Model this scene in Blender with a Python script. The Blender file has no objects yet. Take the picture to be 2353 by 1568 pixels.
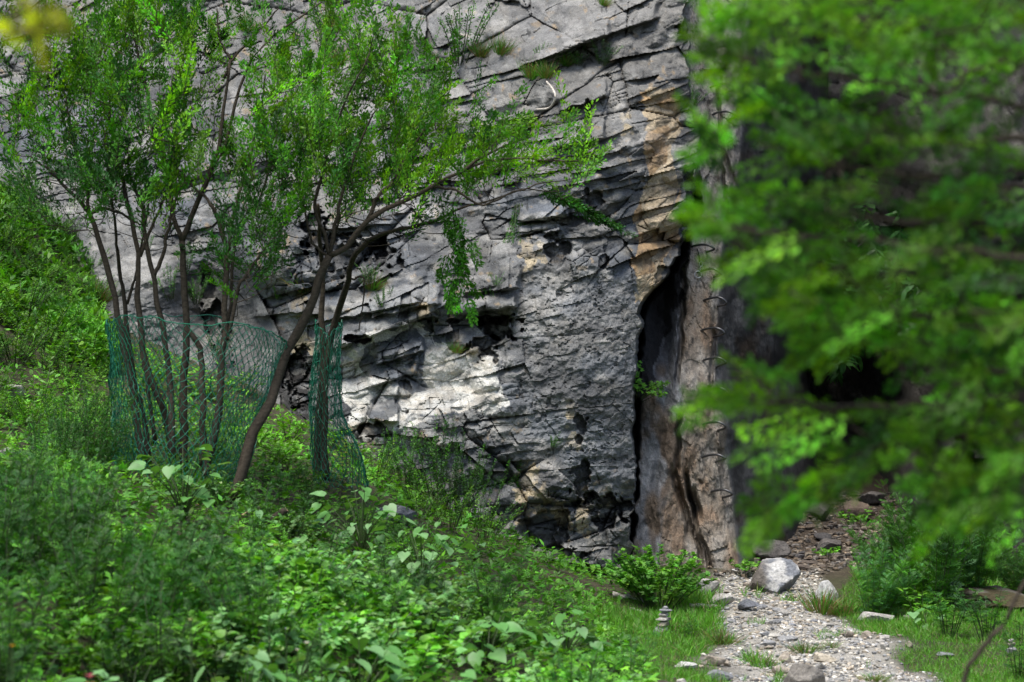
import bpy, bmesh, math
import numpy as np
from mathutils import Vector, Matrix
rng = np.random.default_rng(11)
S = bpy.context.scene
COL = S.collection

# ------------------------------------------------------------------ camera, sky, sun, exposure
FOCAL, SENSOR, PW, PH, CAMZ = 85.0, 36.0, 2353.0, 1568.0, 2.1
FPX = PW * FOCAL / SENSOR
PITCH = math.atan((900 - PH / 2) / FPX)
cam_d = bpy.data.cameras.new('camera'); cam = bpy.data.objects.new('camera', cam_d); COL.objects.link(cam)
cam.location = (0, 0, CAMZ); cam.rotation_euler = (math.pi / 2 + PITCH, 0, 0)
cam_d.lens = FOCAL; cam_d.sensor_width = SENSOR; cam_d.clip_start = 0.1; cam_d.clip_end = 600
cam_d.dof.use_dof = True; cam_d.dof.focus_distance = 26.0; cam_d.dof.aperture_fstop = 3.3
cam_d.dof.aperture_blades = 9
S.camera = cam

W = bpy.data.worlds.new('World'); S.world = W; W.use_nodes = True
wn = W.node_tree.nodes; wl = W.node_tree.links; wn.clear()
sky = wn.new('ShaderNodeTexSky'); sky.sky_type = 'NISHITA'; sky.sun_disc = False
SUN_EL, SUN_AZ = math.radians(67), math.radians(-150)       # azimuth measured from +Y towards +X
sky.sun_elevation = SUN_EL; sky.sun_rotation = SUN_AZ
sky.air_density = 1.0; sky.dust_density = 2.5; sky.ozone_density = 0.6
bg = wn.new('ShaderNodeBackground'); bg.inputs['Strength'].default_value = 0.10
wo = wn.new('ShaderNodeOutputWorld')
wl.new(sky.outputs[0], bg.inputs['Color']); wl.new(bg.outputs[0], wo.inputs['Surface'])
sun_d = bpy.data.lights.new('sun', 'SUN'); sun_d.energy = 2.1; sun_d.angle = math.radians(34); sun_d.color = (1.0, 0.96, 0.89)
sun = bpy.data.objects.new('sun', sun_d); COL.objects.link(sun)
sv = Vector((math.sin(SUN_AZ) * math.cos(SUN_EL), math.cos(SUN_AZ) * math.cos(SUN_EL), math.sin(SUN_EL)))
sun.rotation_euler = sv.to_track_quat('Z', 'Y').to_euler(); sun.location = sv * 60
S.view_settings.view_transform = 'Standard'; S.view_settings.look = 'None'
S.view_settings.gamma = 1.0; S.view_settings.use_curve_mapping = False
S.view_settings.exposure = 1.12
S.render.engine = 'CYCLES'
S.cycles.use_denoising = True
S.cycles.max_bounces = 6; S.cycles.diffuse_bounces = 3; S.cycles.glossy_bounces = 2
S.cycles.transmission_bounces = 3; S.cycles.transparent_max_bounces = 4
S.cycles.caustics_reflective = False; S.cycles.caustics_refractive = False

# ------------------------------------------------------------------ helpers
CP, SP = math.cos(PITCH), math.sin(PITCH)
def at(px, py, Y):
    """world point at distance Y in front of the camera for a spot measured on the photograph (2353 x 1568)"""
    px = np.asarray(px, float); py = np.asarray(py, float); Y = np.asarray(Y, float)
    r = (px - PW / 2) / FPX; u = (PH / 2 - py) / FPX
    dy = CP - SP * u; dz = SP + CP * u
    k = Y / dy
    return np.stack(np.broadcast_arrays(r * k, Y, CAMZ + dz * k), -1)

def tag(o, label=None, cat=None, group=None, kind=None):
    if label: o['label'] = label
    if cat: o['category'] = cat
    if group: o['group'] = group
    if kind: o['kind'] = kind
    return o
def empty(name, loc, label=None, cat=None, group=None, rz=0.0):
    o = bpy.data.objects.new(name, None); COL.objects.link(o)
    o.location = tuple(float(v) for v in loc); o.rotation_euler = (0, 0, rz); o.empty_display_size = 0.1
    return tag(o, label, cat, group)
def copy_tree(o, parent=None):
    c = o.copy(); COL.objects.link(c)
    if parent is not None: c.parent = parent
    for ch in list(o.children): copy_tree(ch, c)
    return c

class Acc:
    """collects vertices, faces and a colour per vertex; build() links them as one mesh object"""
    def __init__(s): s.v = []; s.f = []; s.c = []; s.n = 0
    def add(s, v, faces, col):
        v = np.asarray(v, float).reshape(-1, 3); col = np.asarray(col, float)
        if col.ndim == 1: col = np.broadcast_to(col, (len(v), 3))
        if not isinstance(faces, list): faces = [faces]
        for f in faces: s.f.append(np.asarray(f, np.int64) + s.n)
        s.v.append(v); s.c.append(col); s.n += len(v)
    def mesh(s, name, smooth=False, origin=None):
        v = np.concatenate(s.v); c = np.concatenate(s.c)
        if origin is not None: v = v - np.asarray(origin, float)
        me = bpy.data.meshes.new(name)
        me.vertices.add(len(v)); me.vertices.foreach_set('co', v.astype(np.float32).ravel())
        lv = np.concatenate([f.ravel() for f in s.f]); lt = np.concatenate([np.full(len(f), f.shape[1]) for f in s.f])
        ls = np.concatenate([[0], np.cumsum(lt)[:-1]])
        me.loops.add(len(lv)); me.loops.foreach_set('vertex_index', lv.astype(np.int32))
        me.polygons.add(len(lt)); me.polygons.foreach_set('loop_start', ls.astype(np.int32))
        me.polygons.foreach_set('use_smooth', np.full(len(lt), bool(smooth)))
        a = me.color_attributes.new('col', 'FLOAT_COLOR', 'POINT')
        a.data.foreach_set('color', np.concatenate([c, np.ones((len(c), 1))], 1).astype(np.float32).ravel())
        me.update(calc_edges=True)
        return me
    def build(s, name, mat, parent=None, smooth=False, origin=None):
        me = s.mesh(name, smooth, origin); me.materials.append(mat)
        o = bpy.data.objects.new(name, me); COL.objects.link(o)
        if parent is not None: o.parent = parent
        elif origin is not None: o.location = tuple(float(x) for x in origin)
        return o

def h01(ix, iy, seed):
    h = (ix.astype(np.int64) * 374761393 + iy.astype(np.int64) * 668265263 + seed * 974634777) & 0xffffffff
    h = ((h ^ (h >> 13)) * 1274126177) & 0xffffffff
    h = ((h ^ (h >> 15)) * 2246822519) & 0xffffffff
    return ((h ^ (h >> 16)) & 0xffffff) / float(0x1000000)
def vnoise(x, y, seed=0):
    ix = np.floor(x); iy = np.floor(y); fx = x - ix; fy = y - iy
    fx = fx * fx * (3 - 2 * fx); fy = fy * fy * (3 - 2 * fy)
    a = h01(ix, iy, seed); b = h01(ix + 1, iy, seed); c = h01(ix, iy + 1, seed); d = h01(ix + 1, iy + 1, seed)
    return (a * (1 - fx) + b * fx) * (1 - fy) + (c * (1 - fx) + d * fx) * fy
def fbm(x, y, seed=0, oct=4, gain=0.5):
    t = 0; a = 1; n = 0
    for i in range(oct):
        t = t + a * (vnoise(x, y, seed + i * 17) - 0.5) * 2; n += a; a *= gain; x = x * 2.03 + 3.1; y = y * 2.03 + 1.7
    return t / n
def voronoi(x, y, seed=0, jit=0.9):
    ix = np.floor(x); iy = np.floor(y)
    f1 = np.full(x.shape, 9.0); f2 = np.full(x.shape, 9.0)
    cx = np.zeros_like(x); cy = np.zeros_like(x); ci = np.zeros_like(x); cj = np.zeros_like(x)
    for i in (-1, 0, 1):
        for j in (-1, 0, 1):
            gx = ix + i; gy = iy + j
            qx = gx + 0.5 + jit * (h01(gx, gy, seed) - .5); qy = gy + 0.5 + jit * (h01(gx, gy, seed + 91) - .5)
            d = np.hypot(x - qx, y - qy)
            m = d < f1
            f2 = np.where(m, f1, np.minimum(f2, d)); f1 = np.where(m, d, f1)
            cx = np.where(m, qx, cx); cy = np.where(m, qy, cy); ci = np.where(m, gx, ci); cj = np.where(m, gy, cj)
    return f1, f2 - f1, x - cx, y - cy, [h01(ci, cj, seed + 200 + k) for k in range(4)]
def smooth(a, b, x):
    t = np.clip((x - a) / (b - a), 0, 1); return t * t * (3 - 2 * t)
def rbf_fit(pts, vals, sc, lam=1e-3):
    p = np.asarray(pts, float) / sc; v = np.asarray(vals, float); n = len(p)
    d2 = ((p[:, None] - p[None]) ** 2).sum(-1)
    K = np.where(d2 > 0, 0.5 * d2 * np.log(d2 + 1e-12), 0) + lam * np.eye(n)
    P = np.concatenate([np.ones((n, 1)), p], 1)
    A = np.block([[K, P], [P.T, np.zeros((3, 3))]])
    w = np.linalg.solve(A, np.concatenate([v, np.zeros(3)]))
    def f(x, y):
        sh = np.shape(x); x = np.ravel(x) / sc; y = np.ravel(y) / sc
        o = w[n] + w[n + 1] * x + w[n + 2] * y
        for k in range(n):
            q = (x - p[k, 0]) ** 2 + (y - p[k, 1]) ** 2
            o = o + w[k] * 0.5 * q * np.log(q + 1e-12)
        return o.reshape(sh)
    return f
def inpoly(x, y, poly):
    c = np.zeros(x.shape, bool); n = len(poly)
    for i in range(n):
        x0, y0 = poly[i]; x1, y1 = poly[(i + 1) % n]
        if y0 == y1: continue
        m = ((y0 > y) != (y1 > y)) & (x < (x1 - x0) * (y - y0) / (y1 - y0) + x0)
        c ^= m
    return c
def polyline_x(py, pts):
    pts = sorted(pts); return np.interp(py, [p[0] for p in pts], [p[1] for p in pts])
def lerp(a, b, t): return a + (b - a) * t
def mixc(c, k, m):
    return c + (np.asarray(k, float) - c) * np.clip(m, 0, 1)[..., None]

# ------------------------------------------------------------------ materials
def mat(name):
    m = bpy.data.materials.new(name); m.use_nodes = True
    nt = m.node_tree; nt.nodes.clear()
    out = nt.nodes.new('ShaderNodeOutputMaterial')
    return m, nt, nt.nodes, nt.links, out
def N(nodes, t, **kw):
    n = nodes.new(t)
    for k, v in kw.items():
        if k in n.inputs: n.inputs[k].default_value = v
        else: setattr(n, k, v)
    return n
def rock_mat(name, streak=(1, 1, 1), bump=0.75, rough=0.85, speck=0.42, fscale=60.0):
    m, nt, n, l, out = mat(name)
    at_ = N(n, 'ShaderNodeAttribute', attribute_name='col')
    geo = N(n, 'ShaderNodeNewGeometry')
    mp = N(n, 'ShaderNodeMapping'); mp.inputs['Scale'].default_value = streak
    l.new(geo.outputs['Position'], mp.inputs['Vector'])
    n1 = N(n, 'ShaderNodeTexNoise', Scale=fscale, Detail=6.0, Roughness=0.65)
    n2 = N(n, 'ShaderNodeTexNoise', Scale=fscale * 0.13, Detail=5.0, Roughness=0.6)
    n3 = N(n, 'ShaderNodeTexNoise', Scale=fscale * 0.5, Detail=8.0, Roughness=0.75)
    for q in (n1, n2, n3): l.new(mp.outputs[0], q.inputs['Vector'])
    r1 = N(n, 'ShaderNodeMapRange'); r1.inputs[1].default_value = 0.3; r1.inputs[2].default_value = 0.7
    r1.inputs[3].default_value = 1 - speck; r1.inputs[4].default_value = 1 + speck
    l.new(n1.outputs['Fac'], r1.inputs[0])
    r2 = N(n, 'ShaderNodeMapRange'); r2.inputs[1].default_value = 0.3; r2.inputs[2].default_value = 0.7
    r2.inputs[3].default_value = 0.72; r2.inputs[4].default_value = 1.22
    l.new(n2.outputs['Fac'], r2.inputs[0])
    mu = N(n, 'ShaderNodeMath', operation='MULTIPLY'); l.new(r1.outputs[0], mu.inputs[0]); l.new(r2.outputs[0], mu.inputs[1])
    vm = N(n, 'ShaderNodeVectorMath', operation='SCALE'); l.new(at_.outputs['Color'], vm.inputs[0]); l.new(mu.outputs[0], vm.inputs['Scale'])
    b = N(n, 'ShaderNodeBsdfPrincipled', Roughness=rough)
    b.inputs['Specular IOR Level'].default_value = 0.25
    l.new(vm.outputs[0], b.inputs['Base Color'])
    n4 = N(n, 'ShaderNodeTexVoronoi', Scale=fscale * 0.22, feature='F1'); l.new(mp.outputs[0], n4.inputs['Vector'])
    ad = N(n, 'ShaderNodeMath', operation='MULTIPLY_ADD'); ad.inputs[1].default_value = 0.55; l.new(n4.outputs['Distance'], ad.inputs[0]); l.new(n3.outputs['Fac'], ad.inputs[2])
    bp = N(n, 'ShaderNodeBump', Strength=bump, Distance=0.035); l.new(ad.outputs[0], bp.inputs['Height'])
    l.new(bp.outputs[0], b.inputs['Normal']); l.new(b.outputs[0], out.inputs['Surface'])
    return m
def leaf_mat(name, trans=0.35, gloss=0.06, rough=0.45, patch=False):
    m, nt, n, l, out = mat(name)
    a = N(n, 'ShaderNodeAttribute', attribute_name='col')
    geo = N(n, 'ShaderNodeNewGeometry')
    nz = N(n, 'ShaderNodeTexNoise', Scale=9.0, Detail=3.0); l.new(geo.outputs['Position'], nz.inputs['Vector'])
    r = N(n, 'ShaderNodeMapRange'); r.inputs[1].default_value = 0.25; r.inputs[2].default_value = 0.75
    r.inputs[3].default_value = 0.7; r.inputs[4].default_value = 1.3; l.new(nz.outputs['Fac'], r.inputs[0])
    vm = N(n, 'ShaderNodeVectorMath', operation='SCALE'); l.new(a.outputs['Color'], vm.inputs[0]); l.new(r.outputs[0], vm.inputs['Scale'])
    if patch:
        np_ = N(n, 'ShaderNodeTexNoise', Scale=0.9, Detail=3.0); l.new(geo.outputs['Position'], np_.inputs['Vector'])
        rp = N(n, 'ShaderNodeMapRange'); rp.inputs[1].default_value = 0.36; rp.inputs[2].default_value = 0.64
        rp.inputs[3].default_value = 0.6; rp.inputs[4].default_value = 1.4; l.new(np_.outputs['Fac'], rp.inputs[0])
        mm = N(n, 'ShaderNodeMath', operation='MULTIPLY'); l.new(r.outputs[0], mm.inputs[0]); l.new(rp.outputs[0], mm.inputs[1]); l.new(mm.outputs[0], vm.inputs['Scale'])
    d = N(n, 'ShaderNodeBsdfDiffuse'); l.new(vm.outputs[0], d.inputs['Color'])
    tint = N(n, 'ShaderNodeVectorMath', operation='MULTIPLY'); tint.inputs[1].default_value = (1.35, 1.25, 0.45)
    l.new(vm.outputs[0], tint.inputs[0])
    t = N(n, 'ShaderNodeBsdfTranslucent'); l.new(tint.outputs[0], t.inputs['Color'])
    mx = N(n, 'ShaderNodeMixShader'); mx.inputs[0].default_value = trans
    l.new(d.outputs[0], mx.inputs[1]); l.new(t.outputs[0], mx.inputs[2])
    g = N(n, 'ShaderNodeBsdfGlossy', Roughness=rough); g.inputs['Color'].default_value = (1, 1, 1, 1)
    m2 = N(n, 'ShaderNodeMixShader'); m2.inputs[0].default_value = gloss
    l.new(mx.outputs[0], m2.inputs[1]); l.new(g.outputs[0], m2.inputs[2]); l.new(m2.outputs[0], out.inputs['Surface'])
    return m
def bark_mat(name):
    m, nt, n, l, out = mat(name)
    a = N(n, 'ShaderNodeAttribute', attribute_name='col')
    geo = N(n, 'ShaderNodeNewGeometry')
    mp = N(n, 'ShaderNodeMapping'); mp.inputs['Scale'].default_value = (1, 1, 2.2); l.new(geo.outputs['Position'], mp.inputs['Vector'])
    nz = N(n, 'ShaderNodeTexNoise', Scale=22.0, Detail=6.0, Roughness=0.7); l.new(mp.outputs[0], nz.inputs['Vector'])
    r = N(n, 'ShaderNodeMapRange'); r.inputs[1].default_value = 0.3; r.inputs[2].default_value = 0.7
    r.inputs[3].default_value = 0.45; r.inputs[4].default_value = 1.6; l.new(nz.outputs['Fac'], r.inputs[0])
    vm = N(n, 'ShaderNodeVectorMath', operation='SCALE'); l.new(a.outputs['Color'], vm.inputs[0]); l.new(r.outputs[0], vm.inputs['Scale'])
    b = N(n, 'ShaderNodeBsdfPrincipled', Roughness=0.9); l.new(vm.outputs[0], b.inputs['Base Color'])
    b.inputs['Specular IOR Level'].default_value = 0.15
    bp = N(n, 'ShaderNodeBump', Strength=0.6, Distance=0.01); l.new(nz.outputs['Fac'], bp.inputs['Height']); l.new(bp.outputs[0], b.inputs['Normal'])
    l.new(b.outputs[0], out.inputs['Surface'])
    return m
def plain_mat(name, rough=0.5, metal=0.0, vary=0.25, scale=40.0):
    m, nt, n, l, out = mat(name)
    a = N(n, 'ShaderNodeAttribute', attribute_name='col')
    geo = N(n, 'ShaderNodeNewGeometry')
    nz = N(n, 'ShaderNodeTexNoise', Scale=scale, Detail=4.0); l.new(geo.outputs['Position'], nz.inputs['Vector'])
    r = N(n, 'ShaderNodeMapRange'); r.inputs[3].default_value = 1 - vary; r.inputs[4].default_value = 1 + vary; l.new(nz.outputs['Fac'], r.inputs[0])
    vm = N(n, 'ShaderNodeVectorMath', operation='SCALE'); l.new(a.outputs['Color'], vm.inputs[0]); l.new(r.outputs[0], vm.inputs['Scale'])
    b = N(n, 'ShaderNodeBsdfPrincipled', Roughness=rough, Metallic=metal); l.new(vm.outputs[0], b.inputs['Base Color'])
    l.new(b.outputs[0], out.inputs['Surface'])
    return m
M_ROCK = rock_mat('limestone'); M_SLAB = rock_mat('water_polished_rock', streak=(1.2, 1.2, 0.75), bump=0.6, speck=0.42)
M_STONE = rock_mat('loose_stone', bump=0.4, fscale=45.0); M_SOIL = rock_mat('soil', bump=0.8, rough=0.95)
M_LEAF = leaf_mat('leaf', .38, .022, .5); M_LEAF_MATT = leaf_mat('undergrowth_leaf', 0.3, 0.03, 0.55, True); M_BROAD = leaf_mat('broad_leaf', 0.28, 0.035, 0.5)
M_GRASS = leaf_mat('grass_blade', 0.3, 0.03, 0.5)
M_BARK = bark_mat('bark'); M_NET = plain_mat('green_plastic', 0.4); M_IRON = plain_mat('weathered_steel', 0.38, 0.75)
M_PETAL = leaf_mat('petal', 0.4, 0.02); M_WOOD = bark_mat('bleached_wood')
# ------------------------------------------------------------------ the ground
# terrain control points: photograph x, y and the distance there
G_PTS = [(1850,1568,17.5),(1400,1568,17.5),(2340,1568,17.5),(1850,1450,21.2),(1400,1410,22.9),(2340,1450,21.2),(1750,1380,24.3),(2340,1400,23.4),
 (1690,1345,26.2),(1870,1300,27.3),(1900,1250,29.2),(1950,1150,33.0),(2080,1140,34.0),(2300,1310,28.5),(2100,1340,26.5),
 (536,1160,20),(335,1090,20.5),(735,1100,22.5),(640,960,26),(830,1015,26),(1000,1145,25.7),(1190,1243,25.5),(1300,1300,25.8),(1440,1322,26.2),
 (500,885,26.5),(240,745,27.3),(40,505,28.3),(-120,420,29),(0,900,23.5),(0,1010,21.5),(150,860,25),(600,1010,24.3),(850,1200,22),(1100,1300,22.3),(950,1390,18),
 (1250,1450,19.5)]
gx, gy, gz = [], [], []
for px, py, Y in G_PTS:
    p = at(px, py, Y); gx.append(p[0]); gy.append(p[1]); gz.append(p[2])
for x, y, z in [(-1.5,6,.55),(0,6,.45),(2,6,.2),(-2,10,.42),(-.5,10,.26),(1,10,.08),(3,10,0),(-3,13,.95),(-1.5,13,.50),(0,13,.25),(1.5,13,.0),(-4,16,1.35),(-2.2,16,.9),(0,16,.42),
                (0,0,.5),(-3,0,.8),(4,0,.2),(-6,34,4.6),(0,36,1.8),(3,42,1.6),(7,36,1.4),(8,20,.3),(9,28,.6),(-9,20,2.9),(-9,27,5.2),(-9,10,1.8)]:
    gx.append(x); gy.append(y); gz.append(z)
_gf = rbf_fit(np.stack([gx, gy], 1), gz, 10.0, 2e-4)
def ground_z(x, y):
    x = np.asarray(x, float); y = np.asarray(y, float)
    xc = np.clip(x, -11, 11); yc = np.clip(y, -2, 44)
    z = _gf(xc, yc) + 0.10 * fbm(x * 0.9, y * 0.9, 5, 3) + 0.03 * fbm(x * 4, y * 4, 8, 3)
    far = np.maximum(np.abs(x) - 11, 0) + np.maximum(-2 - y, 0) + np.maximum(y - 44, 0)
    return np.clip(z, -0.6, 7) + 0.12 * np.maximum(np.abs(x) - 11, 0) - 0.01 * np.maximum(-2 - y, 0)
def path_centre(y): return np.interp(y, [10, 17.5, 21, 24, 26.5, 29, 34], [1.6, 2.35, 2.45, 2.55, 2.75, 3.75, 4.9])
def path_half(y): return np.interp(y, [10, 17.5, 21, 24, 26.5, 29, 34], [.9, .82, .62, .5, .55, .95, 1.5])
def path_mask(x, y):
    d = np.abs(x - path_centre(y)) / path_half(y) + 0.35 * fbm(x * 2.2, y * 1.4, 31, 3)
    return d
def meadow_mask(x, y):
    """open short-grass ground beside the path, against the tall undergrowth on the left"""
    return smooth(-0.35, 0.25, x - np.interp(y, [8, 17.5, 20, 23, 26], [1.9, 1.0, 0.95, 1.15, 1.75]) + 0.3 * fbm(x * 2, y * 2, 77, 2))
def ground_grid(xs, ys):
    X, Yg = np.meshgrid(xs, ys); Z = ground_z(X, Yg)
    n, m = X.shape; idx = np.arange(n * m).reshape(n, m)
    f = np.stack([idx[:-1, :-1], idx[:-1, 1:], idx[1:, 1:], idx[1:, :-1]], -1).reshape(-1, 4)
    return X, Yg, Z, f
gxs = np.concatenate([np.linspace(-90, -8, 14)[:-1], np.linspace(-8, 8, 190), np.linspace(8, 90, 14)[1:]])
gys = np.concatenate([np.linspace(-120, 4, 14)[:-1], np.linspace(4, 38, 380), np.linspace(38, 110, 14)[1:]])
X, Yg, Z, f = ground_grid(gxs, gys)
pm = path_mask(X, Yg)
soil = np.zeros(X.shape + (3,)) + np.array([.075, .06, .042])
soil = mixc(soil, [.05, .062, .025], 0.5 + 0.8 * fbm(X * 1.5, Yg * 1.5, 3, 4))
soil = mixc(soil, [.36, .34, .30], smooth(1.25, .75, pm) * smooth(27.5, 25.5, Yg))
soil = mixc(soil, [.085, .066, .05], smooth(1.35, .9, pm) * smooth(26, 28, Yg))
g = Acc(); g.add(np.stack([X, Yg, Z], -1), f, soil.reshape(-1, 3))
ground = g.build('ground', M_SOIL, smooth=True); tag(ground, kind='structure')

# ------------------------------------------------------------------ the cliff
K_PTS = [(-300,-900,37),(600,-900,37),(1500,-900,34),(-500,0,33),(0,0,32.3),(500,50,31.6),(1000,0,30.6),(1400,0,28.9),(1580,0,28.3),
 (-500,500,30),(0,300,30.6),(250,500,29.0),(100,560,28.7),(250,740,27.5),(400,640,27.9),(480,840,27.0),(520,900,26.9),(440,560,28.8),(470,640,28.9),(500,740,28.5),
 (560,620,27.5),(620,850,26.9),(720,730,26.5),(700,950,26.1),(800,640,26.6),(850,900,25.9),(1000,750,26.25),(1000,1000,25.7),(1180,1200,25.5),(1200,950,25.8),
 (1200,500,26.8),(1200,250,27.9),(1000,300,28.5),(700,300,29.2),(500,350,29.7),(1400,1250,26.0),(1400,900,25.9),(1400,600,26.2),(1400,300,26.9),(1400,150,27.6),
 (1450,1250,26.2),(1450,900,26.15),(1470,700,26.35),(1500,600,26.7),(1560,500,27.2),(1520,300,27.1),(1580,300,27.6),(1580,100,28.0),(800,1200,25.6),(400,1200,26.5),(-300,1200,28)]
_kf = rbf_fit([(a, b) for a, b, _ in K_PTS], [c for _, _, c in K_PTS], 600.0, 3e-4)
EDGE = [(-900,1600),(0,1582),(90,1578),(200,1590),(300,1597),(420,1597),(480,1592),(560,1562),(600,1556),(640,1522),(690,1482),(720,1470),(800,1462),(900,1456),(1000,1456),(1100,1455),(1200,1450),(1300,1440),(1450,1435)]
STEP = 2.3
rows = np.concatenate([np.arange(-900, -40, 16.0), np.arange(-40, 1380, STEP)])
c1 = np.concatenate([np.arange(-620, -30, 14.0), np.arange(-30, 1250, STEP)])
c2 = np.linspace(0, 1, int(330 / STEP)); c3 = np.arange(1, 26)
PY = np.repeat(rows[:, None], len(c1) + len(c2) + len(c3), 1)
ed = polyline_x(rows, EDGE) + 15 * fbm(rows / 34, rows * 0 + 3, 4, 4) + 9 * (h01(np.floor((rows + 9 * fbm(rows / 15, rows * 0, 6, 2)) / 31), rows * 0, 5) - .5) * smooth(760, 600, rows)
PX = np.concatenate([np.repeat(c1[None], len(rows), 0), 1250 + (ed[:, None] - 1250) * c2[None], np.repeat(ed[:, None], len(c3), 1)], 1)
BACK = np.zeros_like(PX); BACK[:, -len(c3):] = (c3 * 0.13)[None]
def block_field(t, s, seed, th, ln):
    """a bedded, jointed block system: returns block id, place inside the block (px) and random numbers"""
    r = np.random.default_rng(seed)
    smin, smax = s.min(), s.max()
    th_ = []; 
    while sum(th_) < smax - smin + 10: th_.append(th[0] + (th[1] - th[0]) * r.random() ** 1.8)
    e = smin + np.concatenate([[0], np.cumsum(th_)])
    L = np.clip(np.searchsorted(e, s, 'right') - 1, 0, len(th_) - 1)
    dv0 = s - e[L]; dv1 = e[L + 1] - s
    du0 = np.zeros_like(s); du1 = np.zeros_like(s); k = np.zeros(s.shape, int)
    tmin, tmax = t.min() - 300, t.max() + 10
    for i in range(len(th_)):
        m = L == i
        if not m.any(): continue
        q = ln[0] + (ln[1] - ln[0]) * r.random(int((tmax - tmin) / ln[0]) + 4) ** 1.5
        b = tmin + r.random() * 100 + np.concatenate([[0], np.cumsum(q)])
        lean = r.normal(0, .45)
        tt = t[m] + lean * dv0[m]
        kk = np.clip(np.searchsorted(b, tt, 'right') - 1, 0, len(b) - 2)
        k[m] = kk; du0[m] = tt - b[kk]; du1[m] = b[kk + 1] - tt
    R = [h01(L, k, seed + j) for j in range(5)]
    return L * 4096 + k, dv0, dv1, du0, du1, R
def facets(x, y, seed, sign, amp, slope, lam):
    """piecewise planar chips that meet in ridges (sign 1) or scalloped hollows (sign -1)"""
    ix = np.floor(x); iy = np.floor(y); best = np.full(x.shape, -99.0); sec = np.full(x.shape, -99.0); ci = np.zeros_like(x); cj = np.zeros_like(x)
    for i in (-1, 0, 1):
        for j in (-1, 0, 1):
            gx = ix + i; gy = iy + j
            dx = x - gx - .5 - .8 * (h01(gx, gy, seed) - .5); dy = y - gy - .5 - .8 * (h01(gx, gy, seed + 91) - .5)
            v = amp * (h01(gx, gy, seed + 5) - .5) + slope * (dx * (h01(gx, gy, seed + 6) - .5) + dy * (h01(gx, gy, seed + 7) - .3)) - lam * (dx * dx + dy * dy)
            m = v > best
            sec = np.where(m, best, np.maximum(sec, v)); best = np.where(m, v, best); ci = np.where(m, gx, ci); cj = np.where(m, gy, cj)
    return sign * best, [h01(ci, cj, seed + 200 + k) for k in range(4)], best - sec
def ell(px, py, cx, cy, rx, ry, n=0.35, sc=22, seed=0):
    q = .8 * fbm(px / sc, py / sc, seed + 40, 3); k = .7 * fbm(px / (sc * 2.2), py / (sc * 1.1), seed + 80, 2)
    d = np.maximum(np.abs((px - cx) / rx + k), np.abs((py - cy) / ry - .3 * (px - cx) / rx + k * .8)) * .3 + .72 * np.hypot((px - cx) / rx, (py - cy) / ry) + n * q * 2.6
    return smooth(1.05, 0.85, d)
CAVES = [(718,535,34,48,.5,1),(868,566,34,27,.5,1),(800,585,95,36,.4,.6),(1140,752,48,26,.7,1),(1115,800,38,28,.5,.9),(480,655,14,40,.35,.6),(492,735,24,42,.4,.9),(520,800,18,40,.3,.6),
 (690,870,34,62,.35,1),(700,950,30,40,.3,1),(655,900,16,40,.2,.8),(845,990,46,18,.4,.8),(1275,572,26,34,.3,.75),(1387,601,10,13,.18,.9),(1402,1172,50,46,.45,1),(1335,1122,22,56,.28,.8),
 (1250,1215,55,48,.4,.6),(1310,507,40,14,.25,.4),(1368,462,20,30,.25,.5),(1338,975,16,22,.2,.7),(1330,1010,12,20,.2,.6),(822,779,34,9,.5,.7),(925,905,16,34,.2,.3),
 (1592,445,20,70,.5,1),(1575,545,14,50,.4,1),(1352,285,7,52,.25,.7),(790,395,60,20,.4,.4),(1180,20,50,18,.3,.3),(1530,650,26,34,.3,.5),(1110,738,90,8,.4,.7),(990,735,22,8,.2,.3),(1290,1270,44,18,.3,.5),(395,55,40,20,.4,.4),(1600,60,34,22,.4,.8)]
LEDGES = [(1118,690,74,24,.22,-.12),(1130,640,66,30,.15,-.1),(1250,487,60,18,.16,-.15),(1240,520,50,14,.14,-.1),(880,740,120,24,.22,-.35),(860,690,110,26,.15,-.2),(950,680,70,30,.15,-.2),(640,700,60,22,.15,-.1),
 (1340,215,60,24,.2,-.3),(1330,290,66,40,.2,-.2),(880,945,40,22,.2,.1),(920,800,60,22,.16,-.3),(900,850,60,24,.14,-.3),(1350,1270,60,30,.18,.1),(1400,40,120,40,.2,-.35),(1300,90,110,26,.2,-.35),(700,700,40,26,.16,0)]
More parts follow.
